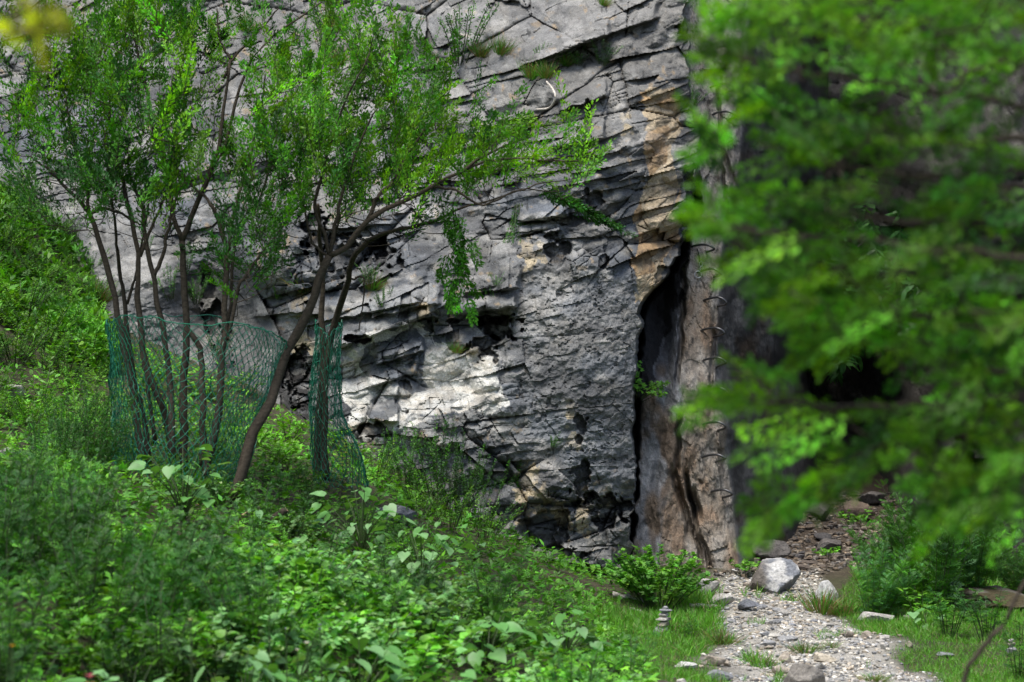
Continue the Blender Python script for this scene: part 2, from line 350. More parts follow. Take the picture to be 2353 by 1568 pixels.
def cliff_fields(px, py):
    wx = px + 6 * fbm(px / 90, py / 90, 1, 3); wy = py + 7 * fbm(px / 110, py / 110, 2, 3)
    upper = smooth(560, 120, py)
    s = wy + 0.20 * wx + 0.00024 * (700 - py) * wx + 16 * fbm(px / 260, py / 260, 9, 2)
    t = wx - 0.25 * wy
    face = smooth(1165, 1235, px + 40 * fbm(px / 80, py / 80, 12, 2) + smooth(620, 330, py) * -230) * smooth(560, 660, py + .15 * (1250 - px)) * smooth(1130, 1060, py)   # massive pitted face
    slab = smooth(470, 420, px - (py - 700) * 0.45) * smooth(360, 440, py)              # smooth bedding slab on the left
    flank = inpoly(wx, wy, [(430,640),(560,600),(640,760),(690,960),(600,960),(520,860)]).astype(float)
    B = np.clip(1 - .85 * face - .8 * slab - .85 * flank, 0, 1)
    cs = .97; sn = .23
    qx = wx * cs - wy * sn; qy = wx * sn + wy * cs
    v0 = facets(qx / 185 + .25 * fbm(px / 200, py / 200, 15, 2), qy / 115, 70, 1, .9, .9, .5); I0 = v0[1]
    s2 = s + 80 * I0[0] + (I0[1] - .55) * .30 * t; t2 = t + 90 * I0[2] + (I0[1] - .5) * .5 * s
    id2, e0, e1, f0, f1, R2 = block_field((t2 + 4 * fbm(px / 30, py / 30, 21, 2)) * (1 - .35 * upper), (s2 + 3 * fbm(px / 36, py / 36, 22, 2)) * (1 - .35 * upper), 302, (13, 62), (24, 130))
    id2 = id2 * 100003 + np.floor(I0[3] * 65535).astype(np.int64)
    M = 0.00486
    g1 = smooth(-.15, .3, fbm(px / 130, py / 90, 62, 2)); g2 = smooth(-.05, .3, fbm(px / 70, py / 60, 63, 2))
    h = B * (.56 * v0[0] - .13 * np.exp(-v0[2] * 80 / 2.6) * (I0[3] > .35))
    small = 0.3 + 0.7 * smooth(-.25, .25, fbm(px / 150, py / 120, 61, 2))
    h += B * small * (0.25 * (R2[0] - .5) + (e0 - (e0 + e1) / 2) * M * 0.5 * (.1 + R2[1]) + (f0 - f1) * .5 * M * .5 * (R2[2] - .5))
    d2 = np.minimum(np.minimum(e0, e1), np.minimum(f0, f1))
    crack = np.exp(-d2 / (.9 + 1.7 * R2[3] ** 2)) * (R2[4] > .3) * (.25 + .75 * g2)
    h -= B * small * .045 * crack
    # broken facets and scalloped chips over everything
    v1 = facets(qx / 120, qy / 74, 71, 1, .7, .9, .55); v2 = facets(qx / 38 + .3 * fbm(px / 50, py / 50, 13, 2), qy / 25, 72, 1, .8, 1.0, .6); v3 = facets(qx / 19, qy / 14, 73, -1, .7, .9, .7)
    fa = (1 - .55 * face) * (1 - .5 * slab)
    h += fa * .17 * v1[0]
    h += (1 - .62 * face) * (1 - .6 * flank) * (1 - .5 * slab) * .125 * v2[0]
    h += (1 - .7 * flank) * (1 - .45 * face) * .05 * v3[0]; v4 = facets(qx / 8.5, qy / 6.5, 74, 1, .7, .9, .6); h += (1 - .6 * flank) * .016 * v4[0]
    h -= B * g2 * (.10 * np.exp(-v1[2] * 70 / 2.0) * (v1[1][3] > .55) + .05 * np.exp(-v2[2] * 30 / 1.6) * (v2[1][3] > .65))
    # massive face: pits and long shallow runs
    rg = 1 - np.abs(fbm(px / 46, py / 62, 81, 3)); rg2 = 1 - np.abs(fbm(px / 17, py / 20, 82, 3))
    h += face * (.045 * (rg - .8) + .012 * (rg2 - .8)) - face * .03 * smooth(.34, .5, fbm(px / 13, py / 11, 83, 3))
    h += slab * (.05 * fbm((px + py * .8) / 120, (py - px * -.45) / 22, 84, 4))
    h += .012 * fbm(px / 7, py / 7, 85, 2)
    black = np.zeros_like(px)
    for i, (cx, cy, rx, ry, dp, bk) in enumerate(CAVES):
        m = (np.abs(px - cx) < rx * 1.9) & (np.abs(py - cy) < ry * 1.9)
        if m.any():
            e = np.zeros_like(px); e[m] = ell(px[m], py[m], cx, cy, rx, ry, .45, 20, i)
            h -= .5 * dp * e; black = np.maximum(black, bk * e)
    for i, (cx, cy, rx, ry, dp, sl) in enumerate(LEDGES):
        y2 = py - cy - sl * (px - cx) + 5 * fbm(px / 22, py / 22, 300 + i, 2); x2 = px - cx + 9 * fbm(px / 25, py / 25, 500 + i, 2)
        e = smooth(rx, rx * .86, np.abs(x2)) * smooth(-ry * 1.3, ry * .75, y2) * smooth(ry * 1.06, ry * .92, y2)
        h += 1.35 * dp * e
    return dict(h=h, id=id2, R2=R2, v1=v1, v2=v2, v3=v3, face=face, slab=slab, flank=flank, B=B, black=black, crack=crack, s=s, t=t, wx=wx, wy=wy, dblk=d2, small=small)
WHITE = [[(778,812),(838,772),(900,748),(960,742),(1000,792),(1062,808),(1140,836),(1166,934),(1128,946),(950,962),(905,985),(850,990),(806,975),(778,905)], [(1005,965),(860,1010),(830,1000),(930,960)]]
GREYIN = [[(842,800),(900,770),(955,752),(985,800),(965,850),(985,890),(950,905),(902,872),(850,870),(828,836)], [(845,930),(905,920),(925,945),(880,972),(850,960)], [(985,745),(1050,760),(1070,806),(1030,800)]]
PALE = [[(770,730),(850,668),(1010,648),(990,700),(960,742),(860,760),(790,775)], [(860,1005),(960,962),(1150,940),(1200,985),(1080,1010),(900,1040)], [(590,700),(720,690),(700,760),(600,760)]]
OCHRE = [(1470,205),(1560,215),(1552,330),(1570,420),(1566,560),(1520,640),(1474,704),(1462,640),(1460,560),(1452,480),(1490,420),(1480,300)]
BUFF = [(1215,585,18,34),(1240,575,14,22),(972,712,16,24),(1310,950,10,26),(1338,1190,14,40),(1218,1110,16,34),(700,790,30,20),(1250,1150,20,30),(690,690,12,30),(1440,290,12,26),(1200,1140,18,50),(1470,640,8,60),(830,980,30,10),(1320,1010,14,20),(1290,1180,16,30),(1090,815,16,22)]
def cliff_colour(px, py, F):
    n1 = fbm(px / 180, py / 150, 101, 3); n2 = fbm(px / 40, py / 34, 102, 4); n3 = fbm(px / 9, py / 9, 103, 3)
    c = np.zeros(px.shape + (3,)) + np.array([.235, .232, .225])
    c = mixc(c, [.165, .178, .20], .5 + 1.1 * n1); c = mixc(c, [.31, .295, .265], smooth(.05, .5, n2) * .8)
    cell = F['v2'][1][2]; c = c * (0.72 + .5 * cell)[..., None]
    c = c * (0.86 + .28 * F['R2'][4] * F['B'] + .14 * (1 - F['B']))[..., None]
    c = mixc(c, [.25, .245, .24], F['face'] * .55); c = mixc(c, [.22, .235, .26], F['face'] * smooth(.0, .45, fbm(px / 110, py / 70, 104, 3)) * .7)
    c = mixc(c, [.255, .25, .24], F['slab'] * .55); c = mixc(c, [.19, .19, .185], F['flank'] * .7)
    up = smooth(430, 120, py + .12 * (1400 - px)); c = mixc(c, [.30, .285, .265], up * .55)
    x2, y2 = px + 10 * fbm(px / 25, py / 25, 110, 3), py + 9 * fbm(px / 25, py / 25, 111, 3)
    for q in PALE: c = mixc(c, [.42, .415, .40], inpoly(x2, y2, q) * (.6 + .3 * n2))
    wm = np.zeros_like(px)
    x4 = px + 18 * fbm(px / 45, py / 45, 130, 4) + 12 * (F['v2'][1][0] - .5); y4 = py + 22 * fbm(px / 45, py / 45, 131, 4) + 12 * (F['v2'][1][1] - .5)
    for q in WHITE: wm = np.maximum(wm, inpoly(x4, y4, q))
    for q in GREYIN: wm = wm * (1 - inpoly(x2, y2, q))
    wm = wm * (1 - .4 * (F['v2'][1][2] > .76)) * (1 - .4 * smooth(.2, .45, fbm(px / 28, py / 18, 112, 3)))
    wc = mixc(np.zeros_like(c) + np.array([.74, .73, .69]), [.62, .53, .40], smooth(.1, .4, fbm(px / 22, py / 16, 113, 3)) * .7)
    c = c + (wc - c) * wm[..., None]
    x3 = px + 30 * fbm(px / 60, py / 60, 120, 3) + 14 * (F['v2'][1][0] - .5); y3 = py + 24 * fbm(px / 50, py / 50, 121, 3)
    oc = inpoly(x3, y3, OCHRE) * (.80 + .35 * smooth(-.35, .3, fbm(px / 22, py / 70, 114, 3)))
    c = mixc(c, [.47, .325, .18], oc); c = mixc(c, [.55, .47, .34], oc * (F['v2'][1][1] > .4) * .75); c = mixc(c, [.10, .085, .07], oc * smooth(.3, .5, fbm(px / 14, py / 20, 122, 3)) * .8)
    bf = np.zeros_like(px)
    for i, (cx, cy, rx, ry) in enumerate(BUFF): bf = np.maximum(bf, ell(px, py, cx, cy, rx, ry, .6, 14, 50 + i))
    c = mixc(c, [.52, .43, .29], bf * .9)
    c = mixc(c, [.40, .30, .19], smooth(.42, .6, fbm(px / 17, py / 14, 115, 3)) * F['B'] * .7 * (1 - wm))
    c = mixc(c, [.05, .05, .05], smooth(.42, .62, fbm(px / 12, py / 24, 116, 4)) * .8 * (1 - wm))       # lichen and water marks
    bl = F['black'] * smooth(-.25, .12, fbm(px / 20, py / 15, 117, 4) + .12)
    c = c * np.array([.955, .97, .96]) * (.68 + .16 * smooth(-.1, .3, fbm(px / 320, py / 200, 118, 2)))[..., None]
    c = c + (np.array([.60, .59, .55]) - c) * (wm * .55)[..., None]
    c = mixc(c, [.42, .41, .385], smooth(.1, .4, fbm(px / 55, py / 30, 123, 4)) * .45 * (1 - wm)); c = mixc(c, [.065, .068, .074], smooth(.12, .40, fbm(px / 75, py / 44, 119, 4)) * .55 * (1 - wm) * (1 - .5 * up))
    ob = oc * (F['v2'][1][1] > .45); c = mixc(c, [.42, .285, .155], oc * (.35 + .4 * smooth(-.2, .3, fbm(px / 16, py / 30, 140, 3))) * (1 - .6 * (F['v2'][1][1] > .45))); c = mixc(c, [.47, .39, .27], ob * .55)
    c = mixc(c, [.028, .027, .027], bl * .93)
    return c
F = cliff_fields(PX, PY)
Yc = _kf(PX, np.maximum(PY, -900)) - F['h'] * smooth(1.2, .2, BACK) + BACK
EX = np.where(BACK > 0, BACK * .02, 0)
P = at(PX, PY, Yc); P[..., 0] += EX
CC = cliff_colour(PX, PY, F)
nr, nc = PX.shape; idx = np.arange(nr * nc).reshape(nr, nc)
quads = np.stack([idx[:-1, :-1], idx[1:, :-1], idx[1:, 1:], idx[:-1, 1:]], -1).reshape(-1, 4)
cliff_e = empty('cliff', (0, 0, 0)); tag(cliff_e, kind='structure')
fid = F['id'][:-1, :-1].ravel(); ok = ((F['B'] > .75) & (BACK == 0) & (PX > 420) & (PX < 1590) & (PY > 0) & (PY < 1260))[:-1, :-1].ravel()
u, inv, cnt = np.unique(np.where(ok, fid, -1), return_inverse=True, return_counts=True)
big = [i for i in np.argsort(-cnt) if u[i] >= 0][:270]
rank = np.full(len(u), -1); rank[big] = np.arange(len(big)); lab = rank[inv]
Pf = P.reshape(-1, 3); Cf = CC.reshape(-1, 3)
def submesh(sel, name, skirt):
    q = quads[sel]; uu, iv = np.unique(q, return_inverse=True); q2 = iv.reshape(-1, 4)
    v = Pf[uu]; c = Cf[uu]; fs = [q2]
    if skirt:
        e = np.concatenate([q2[:, [0, 1]], q2[:, [1, 2]], q2[:, [2, 3]], q2[:, [3, 0]]]); key = e[:, 0] * 10**7 + e[:, 1]; rk = e[:, 1] * 10**7 + e[:, 0]
        be = e[~np.isin(key, rk)]; n0 = len(v)
        b2 = v + np.array([0, .22, 0]); used = np.unique(be); mp = np.full(n0, -1); mp[used] = n0 + np.arange(len(used))
        v = np.concatenate([v, b2[used]]); c = np.concatenate([c, c[used]])
        fs.append(np.stack([be[:, 1], be[:, 0], mp[be[:, 0]], mp[be[:, 1]]], -1))
    a = Acc(); a.add(v, fs, c); return a.build(name, M_ROCK, cliff_e)
submesh(lab < 0, 'rock_face', False)
order = np.argsort(lab, kind='stable'); sl = np.sort(lab)
for b in range(len(big)):
    i0, i1 = np.searchsorted(sl, b), np.searchsorted(sl, b, 'right')
    submesh(order[i0:i1], 'rock_block', True)
def cliff_at(px, py, out=0.0):
    """point on the cliff face seen at a spot of the photograph, moved out towards the viewer"""
    px = np.atleast_1d(np.asarray(px, float)); py = np.atleast_1d(np.asarray(py, float))
    r = np.clip(np.searchsorted(rows, py), 0, nr - 1); k = np.array([np.argmin(np.abs(PX[i, :len(c1) + len(c2)] - x)) for i, x in zip(r, px)])
    return at(px, py, Yc[r, k] - out)

# ------------------------------------------------------------------ polished slab with the rungs, gully walls
S_PTS = [(1420,900,27.0),(1480,1000,26.9),(1480,1250,26.6),(1550,950,27.0),(1530,1290,26.7),(1560,700,27.7),(1600,650,28),(1640,850,27.5),(1600,1000,27.25),(1650,1000,27.3),(1600,1250,26.9),(1690,1310,26.8),(1620,1340,26.75),
 (1640,640,28.0),(1690,400,28.9),(1640,300,28.8),(1600,300,28.8),(1700,0,29.8),(1640,0,29.4),(1600,-900,33),(1900,-900,34),(1900,400,30.5),(1900,1250,28.6)]
_sf = rbf_fit([(a, b) for a, b, _ in S_PTS], [c for _, _, c in S_PTS], 400.0, 1e-3)
S_EDGE = [(-900,1760),(0,1720),(200,1708),(330,1702),(420,1695),(480,1668),(600,1655),(700,1650),(850,1640),(960,1662),(1050,1668),(1150,1680),(1250,1692),(1330,1702),(1450,1710)]
S_LEFT = [(-900,1480),(500,1560),(700,1562),(850,1556),(950,1562),(1050,1546),(1300,1508),(1450,1490)]
r2 = np.concatenate([np.arange(-900, -20, 20.0), np.arange(-20, 1440, 3.2)]); k2 = np.concatenate([np.concatenate([np.arange(1400, 1720, 3.0), np.arange(1720, 1905, 4.0)])])
QX, QY = np.meshgrid(k2, r2)
wq = 10 * fbm(QX / 60, QY / 140, 401, 3)
se = polyline_x(QY, S_EDGE) + wq; slf = polyline_x(QY, S_LEFT) + wq
QD = _sf(QX, QY) + np.maximum(QX - se, 0) * .0125 + np.maximum(QX - se - 130, 0) ** 1.5 * .006 + .06 * smooth(-14, 0, QX - se)
lft = np.maximum(slf - QX, 0); QD += .28 * smooth(0, 40, lft) + .001 * lft - .2 * np.sin(np.clip(lft / 110, 0, 1) * math.pi)
edq = polyline_x(QY, EDGE)
QD += .6 * smooth(24, 4, QX - edq - 8 * fbm(QY / 25, QX * 0, 411, 2)) * smooth(390, 440, QY) * smooth(720, 600, QY)
QD += .7 * smooth(1.35, .1, np.hypot((QX - 1508) / 62, (QY - 690) / 170) + .25 * fbm(QX / 30, QY / 60, 408, 3)) + .7 * smooth(16, 2, QX - edq - 9 * fbm(QX / 20, QY / 30, 407, 2)) * smooth(540, 640, QY)
tan_m = smooth(-6, 6, QX - slf) * smooth(6, -6, QX - se)
v = voronoi(QX / 34 + .5 * fbm(QX / 40, QY / 60, 402, 2), QY / 95, 403); vv = voronoi(QX / 15, QY / 32, 404)
QD -= tan_m * (.07 * (v[4][0] - .5) + .02 * (vv[4][0] - .5)) + .07 * fbm(QX / 26, QY / 58, 405, 4) + .10 * facets(QX / 44 + .3 * fbm(QX / 40, QY / 40, 430, 2), QY / 70, 431, 1, .7, .9, .6)[0] + .03 * facets(QX / 17, QY / 22, 432, -1, .7, .9, .6)[0] + .018 * fbm(QX / 8, QY / 14, 406, 3)
for (x0, y0, x1, y1, w, d) in [(1578,1090,1612,1300,6,.3),(1548,1080,1590,1240,9,.25),(1610,1230,1640,1330,6,.2),(1560,960,1556,1090,6,.2),(1640,760,1632,940,5,.15),(1575,600,1556,880,6,.25),(1590,1130,1600,1190,12,.35),(1655,340,1690,420,6,.15),(1600,1100,1612,1112,8,.1),(1648,200,1672,520,4,.2)]:
    tq = np.clip((QY - y0) / (y1 - y0), 0, 1); xc = x0 + (x1 - x0) * tq + 5 * fbm(QY / 30, QY * 0, 410, 2)
    QD += d * smooth(w * 1.4, w * .3, np.abs(QX - xc)) * smooth(y0 - 20, y0 + 20, QY) * smooth(y1 + 20, y1 - 20, QY)
n1 = fbm(QX / 30, QY / 70, 420, 4); n2 = fbm(QX / 8, QY / 12, 421, 3)
sc = np.zeros(QX.shape + (3,)) + np.array([.262, .222, .178])
sc = mixc(sc, [.36, .33, .29], smooth(-.1, .45, n1)); sc = mixc(sc, [.28, .205, .145], smooth(.1, .5, -n1) * smooth(560, 640, QY))
sc = mixc(sc, [.31, .295, .27], smooth(640, 520, QY) * .85)
sc = mixc(sc, [.06, .055, .05], smooth(.3, .5, n2) * .8)
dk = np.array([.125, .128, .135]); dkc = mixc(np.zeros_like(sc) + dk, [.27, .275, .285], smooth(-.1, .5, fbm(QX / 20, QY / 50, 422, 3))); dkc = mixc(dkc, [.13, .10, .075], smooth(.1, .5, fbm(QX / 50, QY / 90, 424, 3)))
dkc = dkc * (1 - .62 * smooth(0, 12, QX - se))[..., None]; sc = sc * .88; sc = sc + (dkc - sc) * (1 - tan_m)[..., None]; sc = mixc(sc, [.022, .021, .022], .95 * inpoly(QX + 16 * fbm(QX / 30, QY / 40, 425, 3), QY + 14 * fbm(QX / 30, QY / 40, 426, 3), [(1596,400),(1614,440),(1604,500),(1584,600),(1566,680),(1532,760),(1494,880),(1466,980),(1440,980),(1440,600),(1560,380)]))  # last mix paints the crevice's shadow below the overhang near-black into the colour
def sheet(px, py, D, col, name, m, parent=None):
    a = Acc(); n, k = px.shape; ii = np.arange(n * k).reshape(n, k)
    a.add(at(px, py, D), np.stack([ii[:-1, :-1], ii[1:, :-1], ii[1:, 1:], ii[:-1, 1:]], -1).reshape(-1, 4), col.reshape(-1, 3))
    return a.build(name, m, parent, smooth=False)
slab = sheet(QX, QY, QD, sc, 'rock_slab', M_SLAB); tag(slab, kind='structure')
def slab_at(px, py, out=0.0):
    i = int(np.argmin(np.abs(r2 - py))); j = int(np.argmin(np.abs(k2 - px))); return at(px, py, QD[i, j] - out)
W_PTS = [(1780,1200,35.2),(1900,1140,35),(2040,1130,34.5),(1780,400,36),(2000,400,36),(2090,1150,31.5),(2100,400,32),(2200,1200,31.2),(2353,1290,28.6),(2353,700,29.2),(2353,0,30.5),(1800,0,37),(2050,0,36),(2800,1300,24.5),(2800,0,26),(3200,600,23),(1700,-900,38),(3200,-900,26)]
_wf = rbf_fit([(a, b) for a, b, _ in W_PTS], [c for _, _, c in W_PTS], 500.0, 1e-3)
r3 = np.concatenate([np.arange(-900, -20, 20.), np.arange(-20, 1420, 3.6)]); k3 = np.concatenate([np.arange(1680, 2420, 3.6), np.arange(2420, 3300, 22.0)])
UX, UY = np.meshgrid(k3, r3)
UD = _wf(UX, UY) - .8 * facets(UX / 130 + .4 * fbm(UX / 90, UY / 90, 506, 2), UY / 190, 501, 1, .7, .9, .5)[0] - .30 * facets(UX / 46, UY / 66, 502, 1, .7, .9, .6)[0] - .10 * facets(UX / 19, UY / 24, 507, 1, .7, .9, .6)[0] - .05 * fbm(UX / 18, UY / 40, 503, 3)
for (cx, cy, rx, ry, dp) in [(1760,430,60,160,1.5),(2060,560,60,60,.8),(2230,1130,45,120,1.0)]: UD += dp * ell(UX, UY, cx, cy, rx, ry, .3, 40, 60)
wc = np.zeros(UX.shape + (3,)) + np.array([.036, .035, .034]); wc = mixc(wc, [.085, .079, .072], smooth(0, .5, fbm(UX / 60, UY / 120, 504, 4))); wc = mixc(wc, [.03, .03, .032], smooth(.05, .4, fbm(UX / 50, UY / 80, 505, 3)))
gw = sheet(UX, UY, UD, wc, 'gully_wall', M_ROCK); tag(gw, kind='structure')
# ------------------------------------------------------------------ leaves, twigs, stones: the building blocks
def nrm(v): return v / np.maximum(np.linalg.norm(v, axis=-1, keepdims=True), 1e-9)
T_OVAL = (np.array([(0,0,0),(.45,.24,.05),(1,0,0),(.45,-.24,.05)]), [np.array([[0,1,2,3]])])
T_LANCE = (np.array([(0,0,0),(.33,.14,.04),(.33,-.14,.04),(.72,.10,.02),(.72,-.10,.02),(1,0,-.08)]), [np.array([[0,2,1],[3,4,5]]), np.array([[1,2,4,3]])])
_hv = [(0,0,0),(.3,0,-.04),(.65,0,-.05),(1,0,-.16)]
_hl = [(-.10,.17,.05),(.02,.38,.07),(.28,.47,.07),(.62,.31,.03)]
T_HEART = (np.array(_hv + _hl + [(a, -b, c) for a, b, c in _hl]), [np.array([[0,5,4],[0,1,5],[0,8,9],[0,9,1],[3,7,2],[2,11,3]]), np.array([[1,2,6,5],[2,1,9,10]]), np.array([[2,7,6],[2,10,11]])])
def _multi(specs):
    v = []; f = []
    for x, y, ang, ln, w in specs:
        k = len(v); c, s_ = math.cos(ang), math.sin(ang)
        for a, b, z in ((0,0,0),(.5,w,.03),(1,0,-.04),(.5,-w,.03)):
            v.append((x + ln * (a * c - b * s_), y + ln * (a * s_ + b * c), z * ln - .10 * (x + ln * a * c) ** 2)); 
        f.append([k, k+1, k+2, k+3])
    return np.array(v), [np.array(f)]
T_PALM = _multi([(0,0,a,l,.2) for a, l in ((-1.5,.5),(-.75,.8),(0,1),(.75,.8),(1.5,.5))])
T_PINN = _multi([(x, 0, sgn * .8, l, .16) for x, l in ((.15,.28),(.35,.36),(.55,.34),(.72,.26)) for sgn in (1, -1)] + [(.75,0,0,.3,.18)])
def place(acc, T, P, D, Nv, Sz, col):
    tv, tf = T; k = len(tv); n = len(P)
    X = nrm(D); Z = nrm(Nv - (Nv * X).sum(-1, keepdims=True) * X); Y = np.cross(Z, X); Sz = np.broadcast_to(Sz, (n,))
    v = P[:, None] + Sz[:, None, None] * (tv[None, :, 0:1] * X[:, None] + tv[None, :, 1:2] * Y[:, None] + tv[None, :, 2:3] * Z[:, None])
    off = (np.arange(n) * k)[:, None, None]
    acc.add(v.reshape(-1, 3), [(f[None] + off).reshape(-1, f.shape[1]) for f in tf], np.repeat(np.broadcast_to(col, (n, 3)), k, 0))
def rdir(n, up=0.0, r=None):
    r = r or rng; return nrm(r.normal(size=(n, 3)) + np.array([0, 0, up]))
def tube(acc, pts, rad, col, sides=6, cap=True):
    pts = np.asarray(pts, float); n = len(pts); rad = np.broadcast_to(rad, (n,))
    t = nrm(np.gradient(pts, axis=0)); ref = np.array([0.31, 0.17, 0.93]); ref = np.where(np.abs((t @ ref))[:, None] > .95, np.array([1., 0, 0]), ref)
    a = nrm(np.cross(t, ref)); b = np.cross(t, a)
    th = np.arange(sides) / sides * 2 * math.pi
    v = pts[:, None] + rad[:, None, None] * (np.cos(th)[None, :, None] * a[:, None] + np.sin(th)[None, :, None] * b[:, None])
    i = np.arange(n - 1)[:, None] * sides; j = np.arange(sides)[None]; j2 = (j + 1) % sides
    f = np.stack([i + j, i + j2, i + sides + j2, i + sides + j], -1).reshape(-1, 4)
    fs = [f]
    if cap: fs += [np.arange(sides)[None, ::-1].copy(), ((n - 1) * sides + np.arange(sides))[None]]
    acc.add(v.reshape(-1, 3), fs, col)
def curve(pts, n=12):
    """Catmull-Rom through the points"""
    p = np.asarray(pts, float)
    if len(p) < 3: return p[0] + (p[-1] - p[0]) * np.linspace(0, 1, n)[:, None]
    q = np.concatenate([[2 * p[0] - p[1]], p, [2 * p[-1] - p[-2]]]); out = []
    m = max(2, n // (len(p) - 1))
    for i in range(len(p) - 1):
        t = np.linspace(0, 1, m, endpoint=False)[:, None]; a, b, c, d = q[i:i + 4]
        out.append(.5 * (2 * b + (c - a) * t + (2 * a - 5 * b + 4 * c - d) * t ** 2 + (3 * b - a - 3 * c + d) * t ** 3))
    return np.concatenate(out + [p[-1:]])
def ground_hit(px, py):
    """the point of the ground seen at a spot of the photograph"""
    Ys = np.linspace(5.5, 40, 900); q = at(px, py, Ys); d = q[:, 2] - ground_z(q[:, 0], q[:, 1])
    i = int(np.argmax(d < 0)) if (d < 0).any() else len(Ys) - 1
    return np.array([q[i, 0], q[i, 1], float(ground_z(q[i, 0], q[i, 1]))])
def px2m(n, Y): return n * Y / FPX
def greens(n, kind='mid', r=None):
    r = r or rng
    base = {'mid': (.062,.222,.010), 'bright': (.130,.315,.008), 'dark': (.028,.115,.016), 'yellow': (.36,.42,.012), 'blue': (.062,.200,.045), 'fresh': (.112,.320,.020), 'pale': (.16,.345,.10)}[kind]
    c = np.array(base)[None] * np.exp(r.normal(0, .22, (n, 1))); c = c * np.exp(r.normal(0, .08, (n, 3))); return np.clip(c, .003, .6)
BARKC = np.array([.048, .039, .029])

# ------------------------------------------------------------------ trees
def plume(leaf, wood, base, d, L, R, n, size, col, droop=.0):
    """a leafy shoot: a thin axis set all round with small leaflets"""
    d = d / np.linalg.norm(d); k = 5; tt = np.linspace(0, 1, k)[:, None]
    bend = rng.normal(0, .12, 3) + np.array([0, 0, -droop])
    ax = base + d * L * tt + bend * L * tt ** 2
    tube(wood, ax, np.linspace(.0030, .0012, k) * (size / .031), BARKC * .9, 3, False)
    # sprays of leaflets in opposite rows, the spray fanned in one plane, loosely
    pn = np.cross(d, rng.normal(size=3)); pn /= np.linalg.norm(pn); fl = nrm(np.cross(pn, d)[None])[0]
    t = rng.random(n) ** .8; p = np.stack([np.interp(t, tt[:, 0], ax[:, i]) for i in range(3)], 1)
    sgn = np.where(rng.random(n) < .5, -1., 1.); rad = nrm(fl[None] * sgn[:, None] + rng.normal(0, .55, (n, 3))); rad -= (rad @ d)[:, None] * d
    rr = R * (rng.random(n) ** .75) * (1 - .55 * t)
    P = p + rad * rr[:, None] * .75 + d * (rr * .55)[:, None]
    D = nrm(rad * .6 + d * .85 + rng.normal(0, .22, (n, 3)))
    up = nrm((pn * np.sign(pn[2] + 1e-6) + np.array([0, 0, .7]))[None])
    place(leaf, T_OVAL, P, D, nrm(up + rng.normal(0, .38, (n, 3))), size * (.7 + .6 * rng.random(n)), col)
    return ax
def build_tree(name, label, cat, limbs, plumes, leaf_size, group=None, leaves_per=140, M_l=None):
    """limbs: lists of (px, py, distance) with radii in photograph pixels; first is the trunk"""
    b0 = at(*limbs[0][0][0]); e = empty(name, b0, label, cat, group)
    nodes = []
    for k, (pts, r0, r1) in enumerate(limbs):
        w = np.array([at(*q) for q in pts]); c = curve(w, 18 if len(w) > 2 else 8)
        c[1:-1] += rng.normal(0, .005, (len(c) - 2, 3))
        Ym = np.mean([q[2] for q in pts]); a = Acc()
        rad = np.linspace(px2m(r0 * .88, Ym), px2m(r1 * .8, Ym), len(c)) * (1 + rng.normal(0, .04, len(c)))
        tube(a, c, rad, BARKC * (1 + .25 * fbm(c[:, 2:3].repeat(8, 1) * 3, np.arange(8)[None].repeat(len(c), 0) * .7, 9, 2)).reshape(-1, 1) , 8)
        a.build('trunk' if k == 0 else 'limb', M_BARK, e, True, b0)
        nodes += [(q, 0) for q in c[(3 if k == 0 else 1):]]
    leaf = Acc(); wood = Acc(); has = False
    NP = np.array([q for q, _ in nodes])
    base = np.array([at(*p[:3]) for p in plumes]) if plumes else np.zeros((0, 3))
    order = np.argsort([np.min(np.linalg.norm(NP - b, axis=1)) for b in base]) if len(base) else []
    for i in order:
        px, py, Y, dx, dy, L, R, kind = plumes[i][:8]; b = base[i]
        dist = np.linalg.norm(NP - b, axis=1) + 1.2 * np.maximum(NP[:, 2] - b[2] + .05, 0); j = int(np.argmin(dist)); s0 = NP[j]
        gap = np.linalg.norm(b - s0)
        if gap > .04:
            mid = (s0 + b) / 2 + np.array([0, 0, -.06 * gap]) + rng.normal(0, .07 * gap, 3)
            tw = curve([s0, mid, b], 8); tube(wood, tw, np.linspace(.003 + .006 * min(gap, 1.2), .002, len(tw)), BARKC * .85, 4, False); NP = np.concatenate([NP, tw[2:]]); has = True
        d = np.array([dx, rng.normal(0, .35) * math.hypot(dx, dy), -dy], float)
        n = int(leaves_per * (plumes[i][8] if len(plumes[i]) > 8 else 1))
        ax = plume(leaf, wood, b, d, px2m(L, Y), px2m(R, Y), n, leaf_size, greens(n, kind) * np.exp(rng.normal(0, .36)), .05)
        NP = np.concatenate([NP, ax[1:]])
    if len(base):
        wood.build('twigs', M_BARK, e, True, b0)['kind'] = 'stuff'; leaf.build('crown', M_l or M_LEAF, e, False, b0)
    return e
def crown_plumes(ells, focus, Y, spread=.8):
    out = []
    for cx, cy, rx, ry, n, kinds in ells:
        for _ in range(max(3, int(n * .78))):
            a = rng.random() * 2 * math.pi; q = 1.28 * math.sqrt(rng.random()); x = cx + rx * q * math.cos(a); y = cy + ry * q * math.sin(a)
            d = np.array([x - focus[0], y - focus[1]]); d = d / np.hypot(*d) * .55 + np.array([0, -.75]) + rng.normal(0, spread * .6, 2)
            L = 85 + 100 * rng.random(); d /= np.hypot(*d)
            out.append((x - d[0] * L * .5, y - d[1] * L * .5, Y + rng.normal(0, .35), d[0], d[1], L, 19 + 9 * rng.random(), kinds[int(rng.integers(len(kinds)))]))
    return out
MB_, BR, DK, MX = ['mid','mid','bright'], ['bright','mid','bright','fresh'], ['dark','dark','mid'], ['mid','dark','mid','bright']
YT = 20.3
def P3(l, Y=YT): return [(a, b, Y + (c[0] if c else 0)) for a, b, *c in l]
